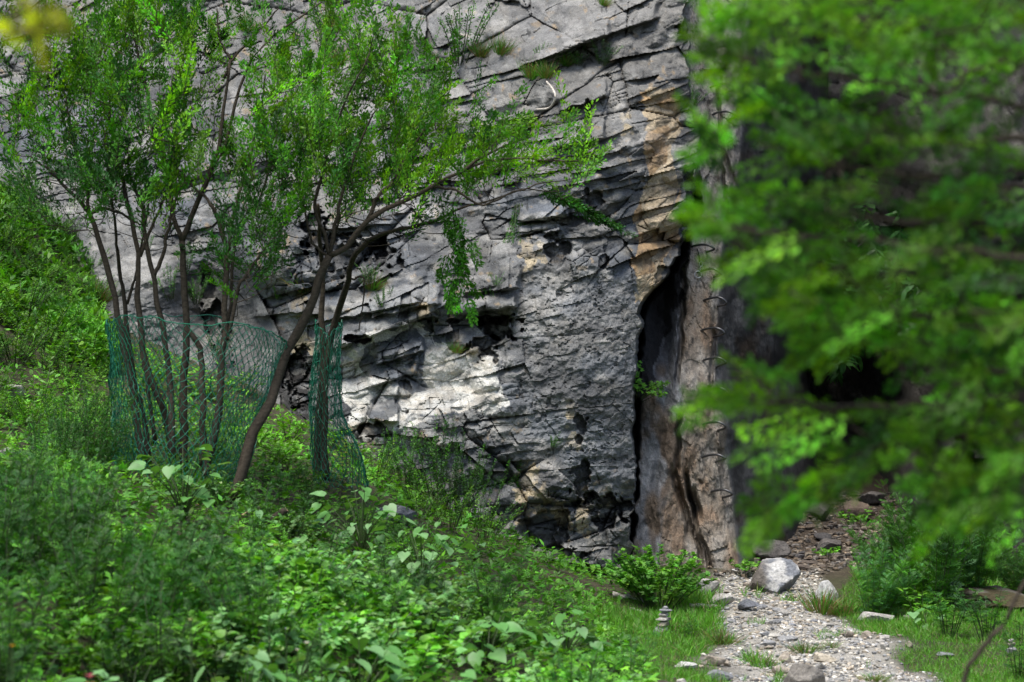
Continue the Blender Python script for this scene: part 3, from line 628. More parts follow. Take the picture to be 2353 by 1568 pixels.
TG = 'slender trees wrapped in the green netting'
build_tree('slender_tree', 'leftmost slender tree of the netted clump, its bare stem leaning left to a low crown', 'tree',
  [(P3([(332,1085),(318,992),(302,881),(286,807),(273,725),(255,643),(228,550),(205,490)]),11,7), (P3([(205,490),(170,450),(120,400),(70,360)]),6,2.5), (P3([(205,490),(250,480),(310,510),(340,520)]),5,2), (P3([(205,490),(195,420),(170,330),(150,220)]),5,2)],
  crown_plumes([(120,400,110,55,24,DK),(170,440,120,40,16,DK),(90,330,70,50,10,MX),(205,380,70,60,14,DK),(150,250,90,70,18,MX),(60,290,60,60,12,MX),(40,180,50,60,9,BR),(90,60,70,60,12,BR)], (230,560), 20.2), .033, TG)
build_tree('slender_tree', 'thin reddish forked stem just right of the leftmost netted tree', 'tree',
  [(P3([(345,1080,.5),(330,960,.5),(300,830,.4),(288,705,.4),(277,643,.4),(270,575,.3)]),8,5), (P3([(292,700,.4),(310,640,.4),(318,600,.3),(330,540,.2),(345,450)]),4,2), (P3([(270,575,.3),(262,500,.2),(250,400),(240,300)]),4,2)],
  crown_plumes([(240,300,70,80,20,MX),(220,190,80,80,20,BR),(270,220,60,70,12,MB_)], (280,600), 20.6), .033, TG)
build_tree('slender_tree', 'netted tree with two crossing stems, third from the left in the clump', 'tree',
  [(P3([(395,1060,.1),(384,971,.1),(359,897),(331,807),(322,725),(314,643),(318,580),(300,500),(285,430)]),10,6), (P3([(357,1020,.1),(339,889),(327,807),(322,730)]),6,5), (P3([(322,590),(350,520),(375,460),(390,400),(400,330)]),5,2), (P3([(285,430),(265,340),(250,230),(240,110)]),5,2)],
  crown_plumes([(330,330,80,90,22,MX),(320,440,70,50,12,DK),(300,120,90,90,26,BR),(200,90,110,80,26,BR),(130,130,80,80,16,MB_)], (330,620), 20.2), .033, TG)
build_tree('slender_tree', 'straight netted tree with pale bark at the middle of the clump', 'tree',
  [(P3([(398,1075,-.1),(394,971,-.1),(394,897),(384,840),(372,746),(353,643),(335,560),(330,480)]),9.5,6), (P3([(352,640),(372,590),(384,540),(400,470),(418,420)]),6,3), (P3([(330,480),(300,400),(290,310)]),5,2)],
  crown_plumes([(400,300,70,80,20,BR),(380,400,60,50,12,MX),(350,210,70,70,16,MX),(290,60,60,50,12,BR)], (370,620), 20.1), .033, TG)
build_tree('slender_tree', 'thickest netted tree of the clump, forking low and rising to the tallest arching branch', 'tree',
  [(P3([(422,1085),(421,1010),(421,930),(425,828),(429,746),(423,643),(418,554)]),12,9), (P3([(466,1070,-.1),(466,1010,-.1),(464,910,-.1),(462,816),(445,775),(429,750)]),10,7),
   (P3([(418,554),(400,500),(390,428),(378,368),(350,290),(330,180),(300,60)]),7,3), (P3([(418,554),(438,504),(465,440),(484,393),(505,320),(514,252),(529,136)]),8,4), (P3([(529,136),(515,110),(504,86),(498,20)]),4,2), (P3([(514,180),(540,130),(590,75),(640,20)]),4,2), (P3([(484,393),(520,330),(550,200),(600,110),(690,40),(740,5)]),5,2), (P3([(378,368),(420,400),(443,428)]),4,3)],
  crown_plumes([(430,160,75,100,30,BR),(420,270,60,70,16,MB_),(340,60,90,70,24,MB_),(400,40,70,60,18,DK),(470,50,60,60,8,DK),(440,60,70,50,12,MB_),(600,60,60,50,10,MX),(650,30,60,60,10,DK),(480,330,40,60,6,MX)], (430,560), 20.4), .033, TG)
build_tree('slender_tree', 'netted tree with a tight bundle of upright stems, next left of the leaning tree', 'tree',
  [(P3([(472,1100,-.2),(478,1062,-.2),(495,992,-.2),(507,910,-.2),(507,848,-.2),(515,766,-.2),(519,643,-.2),(524,580,-.2)]),12,8), (P3([(515,790,-.2),(528,758,-.2),(548,664,-.2),(560,640,-.2),(630,544,-.2),(690,470)]),6,3), (P3([(518,780,-.1),(530,700,-.1),(535,620,-.1),(545,540),(600,450),(620,380)]),5,3), (P3([(524,580,-.2),(500,500,-.2),(484,469,-.2),(443,428),(400,390)]),6,3), (P3([(524,580,-.2),(540,480,-.2),(575,360),(600,240),(610,170)]),5,2.5)],
  crown_plumes([(620,210,50,80,26,BR),(700,210,60,70,22,BR),(590,320,70,60,18,BR),(600,400,60,70,22,DK),(625,540,45,60,18,DK),(525,580,36,70,14,DK),(560,500,50,50,12,DK),(700,400,60,60,18,MX),(680,310,60,60,18,MX),(480,600,26,40,5,DK),(640,470,50,40,12,DK),(740,300,50,70,16,BR)], (560,600), 20.1), .033, TG)
build_tree('slender_tree', 'leaning dark tree crossing the clump to the right, with the long spreading limbs', 'tree',
  [(P3([(533,1165,-.4),(552,1095,-.4),(581,992,-.3),(622,922,-.2),(659,807),(708,725),(733,643),(757,588)]),16,11), (P3([(757,588),(794,570),(845,504),(925,464),(996,428),(1061,393),(1130,350),(1200,320)]),9,3), (P3([(845,504),(870,450),(900,420),(945,340),(990,280)]),6,2.5), (P3([(757,588),(745,540),(724,479),(735,420),(760,330),(800,220),(850,120)]),6,2), (P3([(757,588),(770,520),(779,479),(800,400),(840,300),(900,200)]),6,2), (P3([(757,590),(720,560),(700,480),(690,430),(690,380)]),4,2), (P3([(996,428),(1050,440),(1110,470),(1180,440),(1250,420)]),4,2), (P3([(1061,393),(1120,370),(1200,365),(1280,370),(1330,370)]),4,2)],
  crown_plumes([(800,220,80,80,34,BR),(880,280,80,90,34,MB_),(760,370,60,70,22,MX),(860,390,90,50,22,MX),(960,220,60,90,24,MB_),(980,330,70,60,24,BR),(1060,340,70,50,20,BR),(1130,390,50,40,12,BR),(1190,340,45,70,14,BR),(1330,360,45,36,10,BR),(940,420,70,30,10,MX),(830,120,70,70,20,BR),(880,60,60,70,14,MB_),(790,40,60,60,16,BR),(1280,300,40,20,4,MX),(1000,180,70,60,14,MB_),(1050,260,60,60,14,MX)], (800,600), 20.6) + [(x, y + rng.normal(0, 16), 20.6 + rng.normal(0, .3), 1, rng.normal(-.1, .35), 110, 24, 'bright') for x, y in ((980,360),(1040,330),(1090,330),(1140,330),(1060,390),(1120,370),(1170,360),(1200,330),(1230,300),(1150,280),(1270,360),(1300,345),(1090,420),(1180,400),(950,310),(1000,290))], .033, TG)
tr8 = build_tree('slender_tree', 'pair of thin stems standing alone inside the separate narrow net', 'tree',
  [(P3([(748,1105,2),(745,1012,2),(749,848,2),(766,746,2),(802,643,1.6),(809,595,1.4),(845,554,1.2)]),12,7), (P3([(733,1100,2),(729,1053,2),(740,850,2),(741,725,2),(742,640,2),(735,540,1.8),(730,470,1.6)]),11,5), (P3([(845,554,1.2),(900,530,1),(965,519,1),(1006,504,1),(1050,480,1),(1097,469,1),(1192,438,1)]),6,2), (P3([(802,643,1.6),(835,640,1.6),(834,700,1.6),(825,760,1.6)]),3,1.5), (P3([(742,640,2),(765,560,2),(790,480,1.8),(830,430,1.6)]),4,2), (P3([(1040,482,1),(1045,520,1),(1040,560,1)]),2.5,1.2)],
  [(1048 + rng.normal(0,14), y, 21.2, rng.normal(0,.4), 1, 70, 24, 'mid') for y in range(450, 680, 12)] + [(x, 430 + (x - 1240) * .55, 21.2, 1, .5, 70, 22, 'dark') for x in range(1240, 1380, 12)] +
  crown_plumes([(780,330,60,60,14,MX),(830,440,60,30,10,MX),(900,420,60,30,8,MX),(1000,500,40,20,4,DK)], (800,600), 21.6), .033)
# trees close to the camera, out of focus
near_l = []
BOUGHS = [((2460,150),(2000,50),(1640,40)),((2460,260),(1950,180),(1575,120)),((2460,340),(1950,300),(1690,250)),((2460,430),(2000,390),(1740,330)),((2460,520),(2000,500),(1760,450),(1585,325)),((2460,610),(2000,560),(1720,530),(1590,515)),
 ((2460,660),(1980,620),(1730,600)),((2460,720),(2000,720),(1770,680)),((2460,800),(2080,800),(1800,750)),((2460,900),(2050,930),(1800,930),(1590,915)),((2460,980),(2050,1020),(1850,1100),(1695,1185)),((2460,1040),(2250,1090),(2090,1120)),((2460,20),(2100,-50),(1740,-30)),((2460,860),(2200,880),(2140,1150)),((2460,560),(2200,600),(2050,760)),((2460,1100),(2300,1060),(2240,1150)),((2460,380),(2250,420),(2100,560)),((2460,100),(2250,160),(2120,300)),((2460,-60),(2200,20),(2000,120)),((2460,760),(2300,740),(2200,830))]
limbs = [([(2520,1500,5.9),(2500,900,5.9),(2480,400,5.8),(2440,-200,5.8)], 34, 18)]; pl = []
for bi, b in enumerate(BOUGHS):
    Yb = 5.75 + rng.normal(0, .35); c = curve([(p[0], p[1], 0) for p in b], 24)
    limbs.append(([(p[0], p[1], Yb) for p in b], 10, 3.5))
    thin = .45 if bi == 10 else 1.0
    s_ = 0; last = c[0]
    for q in c:
        if q[0] > 2420: continue
        if rng.random() < (.42 if q[0] > 2000 else .26) and thin == 1: continue
        for _ in range(1 + (rng.random() < .3) if thin == 1 else 1):
            i = int(np.argmin(np.abs(c[:, 0] - q[0]))); tg = c[min(i + 1, len(c) - 1)] - c[max(i - 1, 0)]; tg = tg[:2] / (np.hypot(*tg[:2]) + 1e-6)
            an = rng.normal(0, .5); d = (tg[0] * math.cos(an) - tg[1] * math.sin(an), tg[0] * math.sin(an) + tg[1] * math.cos(an))
            tip = smooth(0, 1, (q[0] - b[-1][0]) / 300.0)
            pl.append((q[0] + rng.normal(0, 40) * tip * thin + 62, q[1] + rng.normal(0, 30) * tip * thin, Yb + rng.normal(0, .22), d[0], d[1], (130 + 170 * rng.random()) * (.5 + .5 * tip) * (.6 if thin < 1 else 1), 30 + 20 * rng.random(), ['fresh','bright','bright','mid','fresh','dark'][int(rng.integers(6))]))
nt_ = build_tree('overhanging_tree', 'large blurred leafy tree hanging into the right side, closest to the camera', 'tree', limbs, pl, .018, leaves_per=115)
build_tree('overhanging_branch', 'blurred yellowing leafy branch in the upper left corner', 'branch', [([(-160,-260,3.6),(-60,-60,3.6),(40,40,3.6)], 8, 3)],
  [(x, y, 3.6 + rng.normal(0, .08), rng.normal(.3, .5), 1, 70, 24, 'yellow', .3) for x, y in ((20,-20),(50,-10),(30,20),(90,-10),(85,60),(100,10),(140,0),(0,30),(60,20),(100,50))], .016)
a = Acc(); c = curve([at(2420,1230,8.0), at(2353,1345,8.0), at(2300,1440,8.0), at(2240,1510,8.0), at(2205,1600,8.0), at(2195,1720,8.0)], 24); c[1:-1] += rng.normal(0, .004, (len(c) - 2, 3))
tube(a, c, np.linspace(.006, .011, len(c)), BARKC * 1.2, 7); tag(a.build('bare_stem', M_BARK, None, True, c[-1]), 'bare blurred woody stem slanting across the lower right corner', 'stem')

# ------------------------------------------------------------------ green netting round the stems
def net(label, left, right, top, Yc_, half, cells, levels, amp):
    """a tube of knotted diamond mesh; left/right: outline polylines, top: height of the rim round the ring"""
    nu, nv = cells, levels
    U = np.arange(nu + 1) / nu * 2 * math.pi; acc = Acc()
    def pos(u, v):
        tp = np.interp(u % (2 * math.pi), *top); bt = 1115 if half > .3 else 1120
        py = tp + (bt - tp) * v
        xl = polyline_x(py, left); xr = polyline_x(py, right)
        cx = (xl + xr) / 2; hw = (xr - xl) / 2
        px = cx - hw * np.sign(np.cos(u)) * np.abs(np.cos(u)) ** .8; Y = Yc_ - half * np.sin(u)
        px = px + amp * fbm(u * 3, v * 5, 601, 3); py = py + 14 * (1 - v) ** 3 * fbm(u * 5, v * 2, 605, 3) + amp * 1.3 * fbm(u * 3 + 9, v * 5, 602, 3)
        return at(px, py, Y + .05 * fbm(u * 4, v * 6, 603, 2))
    r = .0031
    for k in range(nu):
        for s_ in (1, -1):
            v = np.linspace(0, 1, nv * 2 + 1); u = (k + s_ * v * nv * .5) / nu * 2 * math.pi
            w = pos(u, v); w[1:-1] += rng.normal(0, .0045, (len(w) - 2, 3))
            tube(acc, w, r, np.array([.010, .15, .085]) * (.6 + .6 * rng.random()), 3, False)
    u = np.linspace(0, 2 * math.pi, nu * 2 + 1); tube(acc, pos(u, u * 0), r * 1.3, np.array([.012, .19, .11]), 4, False)
    o = acc.build('tree_net', M_NET, None, False, at((left[0][1] + right[0][1]) / 2, 1115, Yc_)); tag(o, label, 'net', 'green nets round the trees'); return o
PI2 = 2 * math.pi
net('wide green plastic net wrapped round the clump of slender stems', [(700,246),(745,246),(850,252),(1000,258),(1120,266)], [(700,668),(800,660),(850,640),(950,600),(1050,575),(1120,556)],
    ([0, .5, 1.0, 1.57, 2.1, 2.6, 3.14, 3.8, 4.7, 5.6, PI2], [748,725,735,742,752,775,802,770,730,715,748]), 20.4, .62, 76, 27, 11)
net('narrow green plastic net hugging the separate pair of stems', [(700,722),(760,728),(850,716),(950,710),(1050,716),(1130,722)], [(700,790),(760,784),(850,778),(950,786),(1050,830),(1130,852)],
    ([0, 1.57, 3.14, 4.7, PI2], [745,770,740,752,745]), 22.3, .22, 30, 26, 7)

# ------------------------------------------------------------------ rungs, sling, wires
def rod(pts, r, col, name, label, cat, group=None, m=None, n=24, sides=7):
    a = Acc(); c = curve(pts, n); tube(a, c, r, col, sides); o = a.build(name, m or M_IRON, None, True, c[0]); return tag(o, label, cat, group)
RUNGS = [(1662,30),(1660,112),(1660,199),(1664,262),(1656,316),(1599,504),(1614,567),(1629,625),(1642,690),(1637,759),(1641,828),(1645,898),(1640,975),(1640,1050),(1655,1131)]
WHERE = ['topmost bent steel rung, partly behind the leaves', 'second bent steel rung from the top', 'bent steel rung just above the two rungs on pale rock', 'upper of the two bent rungs on the pale grey rock', 'lower of the two bent rungs on the pale grey rock', 'bent steel rung beside the dark overhanging edge', 'bent steel rung just above the hanging chain', 'bent steel rung level with the hanging chain ring', 'bent steel rung just below the hanging chain', 'third bent steel rung up from the gap in the ladder of rungs, on ochre rock', 'second bent steel rung above the blurred low branch', 'bent steel rung right above the blurred low branch', 'bent steel rung veiled by the blurred low branch', 'second lowest bent steel rung on the tan slab', 'lowest bent steel rung on the tan slab']
for (x, y), lb in zip(RUNGS, WHERE):
    j = rng.normal(0, 1.5, 4)
    Y0 = 0; A_ = slab_at(x - 32, y + 4, -.05); D_ = slab_at(x + 2 + j[0], y + 16 + j[1], -.06); B_ = slab_at(x - 14, y - 3, .10); C1 = slab_at(x + 8, y - 6 + j[2], .20); C2 = slab_at(min(x + 26, 1690), y + 4, .22); C3 = slab_at(min(x + 24, 1690), y + 8 + j[3], .2)
    for q in (B_, C1, C2, C3): pass
    yb = min(A_[1], D_[1]); B_ = at(x - 14, y - 3, yb - .08); C1 = at(x + 10, y - 6 + j[2], yb - .17); C2 = at(x + 26, y + 3, yb - .19); C3 = at(x + 24, y + 8 + j[3], yb - .15)
    rod([A_, B_, C1, C2, C3, D_], .0135, np.array([.10, .10, .105]), 'steel_rung', lb, 'rung', 'steel rungs climbing the slab')
ch = empty('anchor_chain', slab_at(1604, 575, .03), 'short black sling with chain links and a shiny ring hanging beside the rungs', 'chain')
def part_tube(parent, name, pts, r, col, m=None, n=16, closed=False):
    a = Acc(); c = curve(pts, n) if not closed else np.asarray(pts); tube(a, c, r, col, 6); return a.build(name, m or M_IRON, parent, True, parent.location)
Yk = slab_at(1606, 610, .05)[1]
part_tube(ch, 'strap', [at(1602,572,Yk + .02), at(1607,592,Yk), at(1610,610,Yk)], .007, np.array([.015, .015, .017]))
def ring_pts(cx, cy, r, ry, Y, tilt=0): th = np.linspace(0, PI2, 20); return at(cx + r * np.cos(th), cy + ry * np.sin(th), Y + tilt * np.cos(th))
part_tube(ch, 'chain_link', ring_pts(1611,607,3.6,6,Yk,.01), .005, np.array([.5,.5,.52]), closed=True); part_tube(ch, 'chain_link', ring_pts(1612,617,3.6,6,Yk,.01), .005, np.array([.5,.5,.52]), closed=True)
part_tube(ch, 'ring', ring_pts(1604,631,8,8,Yk,.012), .0065, np.array([.55,.55,.58]), closed=True)
a = Acc()
for k in range(14):
    y0 = 1128 + k * 11; c = curve([at(2160,y0 + 14,28.6), at(2195,y0 + 12,28.2), at(2235,y0 + 5,28.0), at(2268,y0 - 6,28.2)], 10); tube(a, c, .003, np.array([.32,.31,.28]), 3, False)
for k in range(9):
    x0 = 2165 + k * 12; tube(a, curve([at(x0,1135,28.4), at(x0 + 2,1200,28.2), at(x0,1290,28.2)], 8), .0022, np.array([.25,.24,.2]), 3, False)
tag(a.build('wire_netting', M_IRON, None, False, at(2215,1290,28.2)), 'slack curtain of thin curved wires in front of the dark hollow at the right', 'wire netting')
# ------------------------------------------------------------------ stones
def poly_rock(seed, detail=3, planes=16, dims=(1, 1, 1), rough=.06):
    """a broken stone: a body cut by random planes, base at z = 0"""
    r = np.random.default_rng(seed); bm = bmesh.new(); bmesh.ops.create_icosphere(bm, subdivisions=detail, radius=1)
    v = np.array([p.co for p in bm.verts]); fc = np.array([[q.index for q in f.verts] for f in bm.faces]); bm.free()
    nn = nrm(r.normal(size=(planes, 3))); d = .62 + .38 * r.random(planes); dots = nrm(v) @ nn.T
    rad = np.min(np.where(dots > .05, d[None] / np.maximum(dots, .05), 9), 1); rad = np.minimum(rad, 1.35)
    v = nrm(v) * rad[:, None]; v *= 1 + rough * fbm(v[:, 0] * 5 + seed, v[:, 1] * 5 + v[:, 2] * 4, seed, 3)[:, None]
    v = v * np.array(dims) / 2 / np.abs(v).max(0); v[:, 2] -= v[:, 2].min(); return v, fc
STONEC = [(.33,.315,.29),(.26,.26,.26),(.40,.38,.34),(.30,.26,.21),(.22,.225,.235)]
def rock_thing(name, px, py, wpx, hpx, label, cat, colf=None, seed=1, deep=.8, sink=.06, detail=4, group=None, Y=None, rot=0.0):
    p = ground_hit(px, py) if Y is None else at(px, py, Y); w = px2m(wpx, p[1]); h = px2m(hpx, p[1])
    v, f = poly_rock(seed, detail, 40 if 'mossy' in name else 15, (w, w * deep, h * 1.1)); c, s_ = math.cos(rot), math.sin(rot)
    v = np.stack([v[:, 0] * c - v[:, 1] * s_, v[:, 0] * s_ + v[:, 1] * c, v[:, 2] - sink * h], 1)
    col = colf(v, w, h) if colf else np.array(STONEC[seed % 5])[None] * (1 + .25 * fbm(v[:, 0] / w * 4, v[:, 2] / w * 4 + v[:, 1], seed, 3)[:, None])
    a = Acc(); a.add(v + p, f, np.clip(col, .01, .8)); o = a.build(name, M_STONE, None, False, p); return tag(o, label, cat, group)
def white_boulder(v, w, h):
    m = smooth(-.12, .08, v[:, 0] / w + .25 * fbm(v[:, 0] / w * 5, v[:, 2] / w * 5, 3, 3) + .05); c = np.zeros((len(v), 3)) + np.array([.13, .115, .10])
    wcol = mixc(np.zeros((len(v), 3)) + np.array([.46, .455, .44]), [.17, .18, .20], smooth(-.12, .12, fbm(v[:, 0] / w * 6, v[:, 2] / w * 7 + v[:, 1] / w * 3, 8, 3)))
    c = c + (wcol - c) * m[:, None]; return mixc(c, [.07, .075, .085], smooth(.72, .92, v[:, 2] / h) * .8)
def mossy(v, w, h):
    m = smooth(-.1, .35, fbm(v[:, 0] / w * 7, v[:, 1] / w * 7, 4, 4)); return mixc(np.zeros((len(v), 3)) + np.array([.06, .05, .026]), [.15, .14, .12], m * .8)
rock_thing('boulder', 1769, 1362, 138, 98, 'white and grey boulder lying at the mouth of the gully beside the tan slab', 'boulder', white_boulder, 43, .8, .08, 5, rot=.1)
rock_thing('boulder', 1770, 1288, 92, 56, 'dull grey boulder behind the white and grey boulder', 'boulder', lambda v, w, h: np.array([.115,.105,.098])[None] * (1 + .3 * fbm(v[:, 0] / w * 9, v[:, 2] / w * 9, 5, 3)[:, None]), 44, .8)
rock_thing('boulder', 1838, 1600, 118, 82, 'rough grey boulder cut off by the bottom edge of the path', 'boulder', lambda v, w, h: np.array([.19,.175,.155])[None] * (1 + .3 * fbm(v[:, 0] / w * 9, v[:, 2] / w * 9, 5, 3)[:, None]), 47, .8, .1, 5)
rock_thing('flat_rock', 2010, 1432, 92, 28, 'low flat grey rock at the grass edge below the large bushes', 'rock', None, 50, .7)
rock_thing('flat_rock', 2090, 1428, 40, 16, 'small pale rock under the large round leaves', 'rock', None, 52, .7)
rock_thing('white_rock', 1902, 1392, 62, 68, 'jagged white rock at the left foot of the large bush', 'rock', lambda v, w, h: np.array([.42,.42,.41])[None] * (1 + .4 * fbm(v[:, 0] / w * 7, v[:, 2] / w * 4, 6, 3)[:, None]), 55, .6)
rock_thing('mossy_rock', 2275, 1398, 250, 62, 'broad brown mossy rock between the bushes at the right edge', 'rock', mossy, 59, 1.0, .25, 5)
rock_thing('grey_rock', 905, 1195, 130, 40, 'low grey rock half sunk in the undergrowth below the cliff', 'rock', lambda v, w, h: np.array([.16,.16,.175])[None] * (1 + .3 * fbm(v[:, 0] / w * 9, v[:, 2] / w * 9, 5, 3)[:, None]), 61, .7)
rock_thing('pale_rock', 30, 912, 70, 34, 'pale broken rock on the bank at the left edge', 'rock', None, 62, .7)
rock_thing('pale_rock', 25, 1055, 80, 26, 'low pale rock below the feathery shrub at the left edge', 'rock', None, 65, .7)
rock_thing('gully_rock', 1885, 1195, 62, 46, 'long grey slab of rock at the head of the gully', 'rock', lambda v, w, h: np.array([.115,.105,.098])[None] * (1 + .3 * fbm(v[:, 0] / w * 9, v[:, 2] / w * 9, 5, 3)[:, None]), 66, .8); rock_thing('gully_rock', 1965, 1190, 90, 40, 'flat reddish rock at the head of the gully', 'rock', lambda v, w, h: np.array([.15,.115,.09])[None] * np.ones((len(v), 1)), 68, .8)
rock_thing('gully_rock', 1850, 1165, 46, 60, 'upright grey rock against the dark wall in the gully', 'rock', lambda v, w, h: np.array([.115,.105,.098])[None] * (1 + .3 * fbm(v[:, 0] / w * 9, v[:, 2] / w * 9, 5, 3)[:, None]), 69, .8); rock_thing('gully_rock', 1905, 1268, 64, 32, 'layered grey rock on the scree in the gully', 'rock', lambda v, w, h: np.array([.115,.105,.098])[None] * (1 + .3 * fbm(v[:, 0] / w * 9, v[:, 2] / w * 9, 5, 3)[:, None]), 71, .8)
rock_thing('gully_rock', 2010, 1160, 80, 34, 'dark rock furthest up the gully', 'rock', lambda v, w, h: np.array([.115,.105,.098])[None] * (1 + .3 * fbm(v[:, 0] / w * 9, v[:, 2] / w * 9, 5, 3)[:, None]), 74, .8)
rock_thing('foot_rock', 1660, 1392, 60, 30, 'grey rock at the foot of the tan slab by the path', 'rock', None, 70, .8); rock_thing('foot_rock', 1716, 1402, 60, 24, 'dark angular rock in front of the tan slab', 'rock', lambda v, w, h: np.array([.12,.125,.14])[None] * np.ones((len(v), 1)), 72, .8)
rock_thing('foot_rock', 1620, 1372, 66, 44, 'pale grey rock behind the bright bush at the slab foot', 'rock', None, 75, .8)
rock_thing('edge_stone', 1580, 1540, 60, 18, 'flat white stone left of the path in the grass', 'stone', lambda v, w, h: np.array([.5,.49,.46])[None] * np.ones((len(v), 1)), 76, .6)
rock_thing('edge_stone', 1640, 1530, 58, 26, 'grey brown stone beside the flat white stone', 'stone', None, 78, .6)
rock_thing('edge_stone', 1650, 1566, 70, 26, 'pale stone at the bottom left corner of the path', 'stone', None, 79, .6)
rock_thing('path_stone', 1890, 1524, 66, 22, 'largest flat buff stone lying in the path', 'stone', lambda v, w, h: np.array([.42,.37,.29])[None] * np.ones((len(v), 1)), 81, .6)
rock_thing('path_stone', 1565, 1582, 40, 22, 'white stone at the bottom edge left of the path', 'stone', None, 82, .7)
# six light stones in the grass right of the path
for (x, y, w, h, lb) in [(2020,1442,0,0,''),(1989,1467,28,18,'round pale stone in the grass right of the path'),(2035,1493,26,17,'pale stone in the right grass, next below the round one'),(2090,1490,22,19,'pointed pale stone in the grass at the right'),(2040,1475,14,8,'tiny pale pebble between three stones in the right grass'),(2170,1510,46,12,'thin white stone lying in the grass near the right cairn'),(1812,1475,50,16,'brown stone in the middle of the path'),(1765,1488,40,18,'grey stone in the middle of the path')]:
    if w: rock_thing('grass_stone', x, y, w, h, lb, 'stone', None, int(x) % 37 + 90, .7, .15, 3)
def cairn(px, py, stones, label):
    p = ground_hit(px, py); e = empty('stone_cairn', p, label, 'cairn'); z = 0
    for i, (w, h, dx) in enumerate(stones):
        wm, hm = px2m(w, p[1]), px2m(h, p[1]); v, f = poly_rock(200 + i * 7 + int(px) % 50, 3, 12, (wm, wm * .8, hm * 1.12)); a = Acc()
        c = np.array(STONEC[(i * 2 + 1) % 5]) * (1 + .2 * fbm(v[:, 0:1] * 30, v[:, 2:3] * 30, i, 2)); a.add(v + p + np.array([px2m(dx, p[1]), 0, z]), f, c)
        a.build('stone', M_STONE, e, False, p); z += hm * .97
cairn(1525, 1458, [(46,17,-12),(34,14,1),(38,9,0),(26,9,2),(33,9,4),(18,7,5)], 'stack of six flat grey stones left of the path')
cairn(2322, 1506, [(28,17,0),(22,12,1),(14,8,1)], 'small stack of rounded stones at the right edge')
# loose stones one by one, then the gravel
protos = []
for k in range(9):
    v, f = poly_rock(700 + k, 2, 11, (1, .55 + .3 * rng.random(), .28 + .28 * rng.random()), .05); a = Acc(); a.add(v, f, np.array(STONEC[k % 5])[None] * np.ones((len(v), 1))); me = a.mesh('loose_stone'); me.materials.append(M_STONE); protos.append(me)
darks = []
for k in range(6):
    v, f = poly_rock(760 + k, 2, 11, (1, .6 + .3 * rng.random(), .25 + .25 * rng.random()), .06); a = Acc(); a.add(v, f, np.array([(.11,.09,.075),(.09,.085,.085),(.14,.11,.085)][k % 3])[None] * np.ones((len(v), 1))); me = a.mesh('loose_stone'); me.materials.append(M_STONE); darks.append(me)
def sample_path(n, y0, y1, wide=1.0, r=rng):
    o = []
    while len(o) < n:
        y = y0 + (y1 - y0) * r.random(400); x = path_centre(y) + path_half(y) * wide * r.uniform(-1.5, 1.5, 400); m = path_mask(x, y) < wide * (.55 + .6 * r.random(400)); o += list(zip(x[m], y[m]))
    q = np.array(o[:n]); return q[:, 0], q[:, 1]
x, y = sample_path(170, 17.2, 26.4); x2, y2 = sample_path(110, 26.8, 33.5, 1.1); x = np.concatenate([x, x2]); y = np.concatenate([y, y2]); z = ground_z(x, y)
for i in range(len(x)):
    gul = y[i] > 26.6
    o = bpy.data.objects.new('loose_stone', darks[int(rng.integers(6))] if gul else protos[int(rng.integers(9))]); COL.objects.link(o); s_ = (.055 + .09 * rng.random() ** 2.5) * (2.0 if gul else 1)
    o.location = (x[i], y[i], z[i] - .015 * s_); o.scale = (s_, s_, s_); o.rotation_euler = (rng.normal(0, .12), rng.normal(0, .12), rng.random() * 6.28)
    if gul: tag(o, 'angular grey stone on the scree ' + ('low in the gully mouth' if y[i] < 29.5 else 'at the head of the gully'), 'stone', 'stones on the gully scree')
    else: tag(o, 'small pale stone lying loose on the gravel path ' + ('at its near end' if y[i] < 19 else 'in its middle stretch' if y[i] < 23 else 'at its far end by the boulder'), 'stone', 'loose stones on the path')
def gravel(name, x, y, smin, smax, tint, nm):
    n = len(x); z = ground_z(x, y); acc = Acc(); pr = []
    for k in range(6):
        v, f = poly_rock(900 + k, 1, 9, (1, .6 + .3 * rng.random(), .35 + .25 * rng.random()), .05); pr.append((v, [f]))
    kind = rng.integers(0, 6, n); s_ = smin + (smax - smin) * rng.random(n) ** 2.5; a = rng.random(n) * 6.28
    D = np.stack([np.cos(a), np.sin(a), rng.normal(0, .15, n)], 1); c = np.array(STONEC)[rng.integers(0, 5, n)] * np.asarray(tint)[None] * np.exp(rng.normal(0, .34, (n, 1)))
    for k in range(6):
        m = kind == k; place(acc, pr[k], np.stack([x, y, z - .1 * s_], 1)[m], D[m], rdir(m.sum(), 6), s_[m], c[m])
    o = acc.build(nm, M_STONE); tag(o, kind='stuff'); return o
x, y = sample_path(9800, 16.6, 27); gravel('gravel', x, y, .014, .06, (1.22, 1.2, 1.15), 'path_gravel')
x, y = sample_path(3300, 26.3, 34, 1.15); gravel('scree', x, y, .03, .12, (.55, .49, .43), 'gully_scree')

# ------------------------------------------------------------------ dead wood
def log(px0, py0, px1, py1, r, col, name, label, cat='log', m=None, lift=0, Y=None):
    a0 = ground_hit(px0, py0) if Y is None else at(px0, py0, Y); b0 = ground_hit(px1, py1) if Y is None else at(px1, py1, Y); q = a0 + (b0 - a0) * np.linspace(0, 1, 9)[:, None]
    q[:, 2] += lift + r; q[1:-1] += rng.normal(0, r * .35, (7, 3)); a = Acc(); tube(a, q, r * (1 + .2 * rng.normal(size=9)), np.asarray(col), 8); return tag(a.build(name, m or M_WOOD, None, True, a0), label, cat)
log(1408,1372,1500,1391,.022,(.50,.47,.43),'bleached_branch','bleached white branch lying in the grass left of the bright bush')
log(1448,1403,1512,1422,.012,(.34,.31,.27),'bleached_branch','thin grey branch in the grass behind the tall cairn')
log(1585,1398,1655,1404,.02,(.25,.235,.22),'bleached_branch','weathered grey log beside the path under the bright bush')
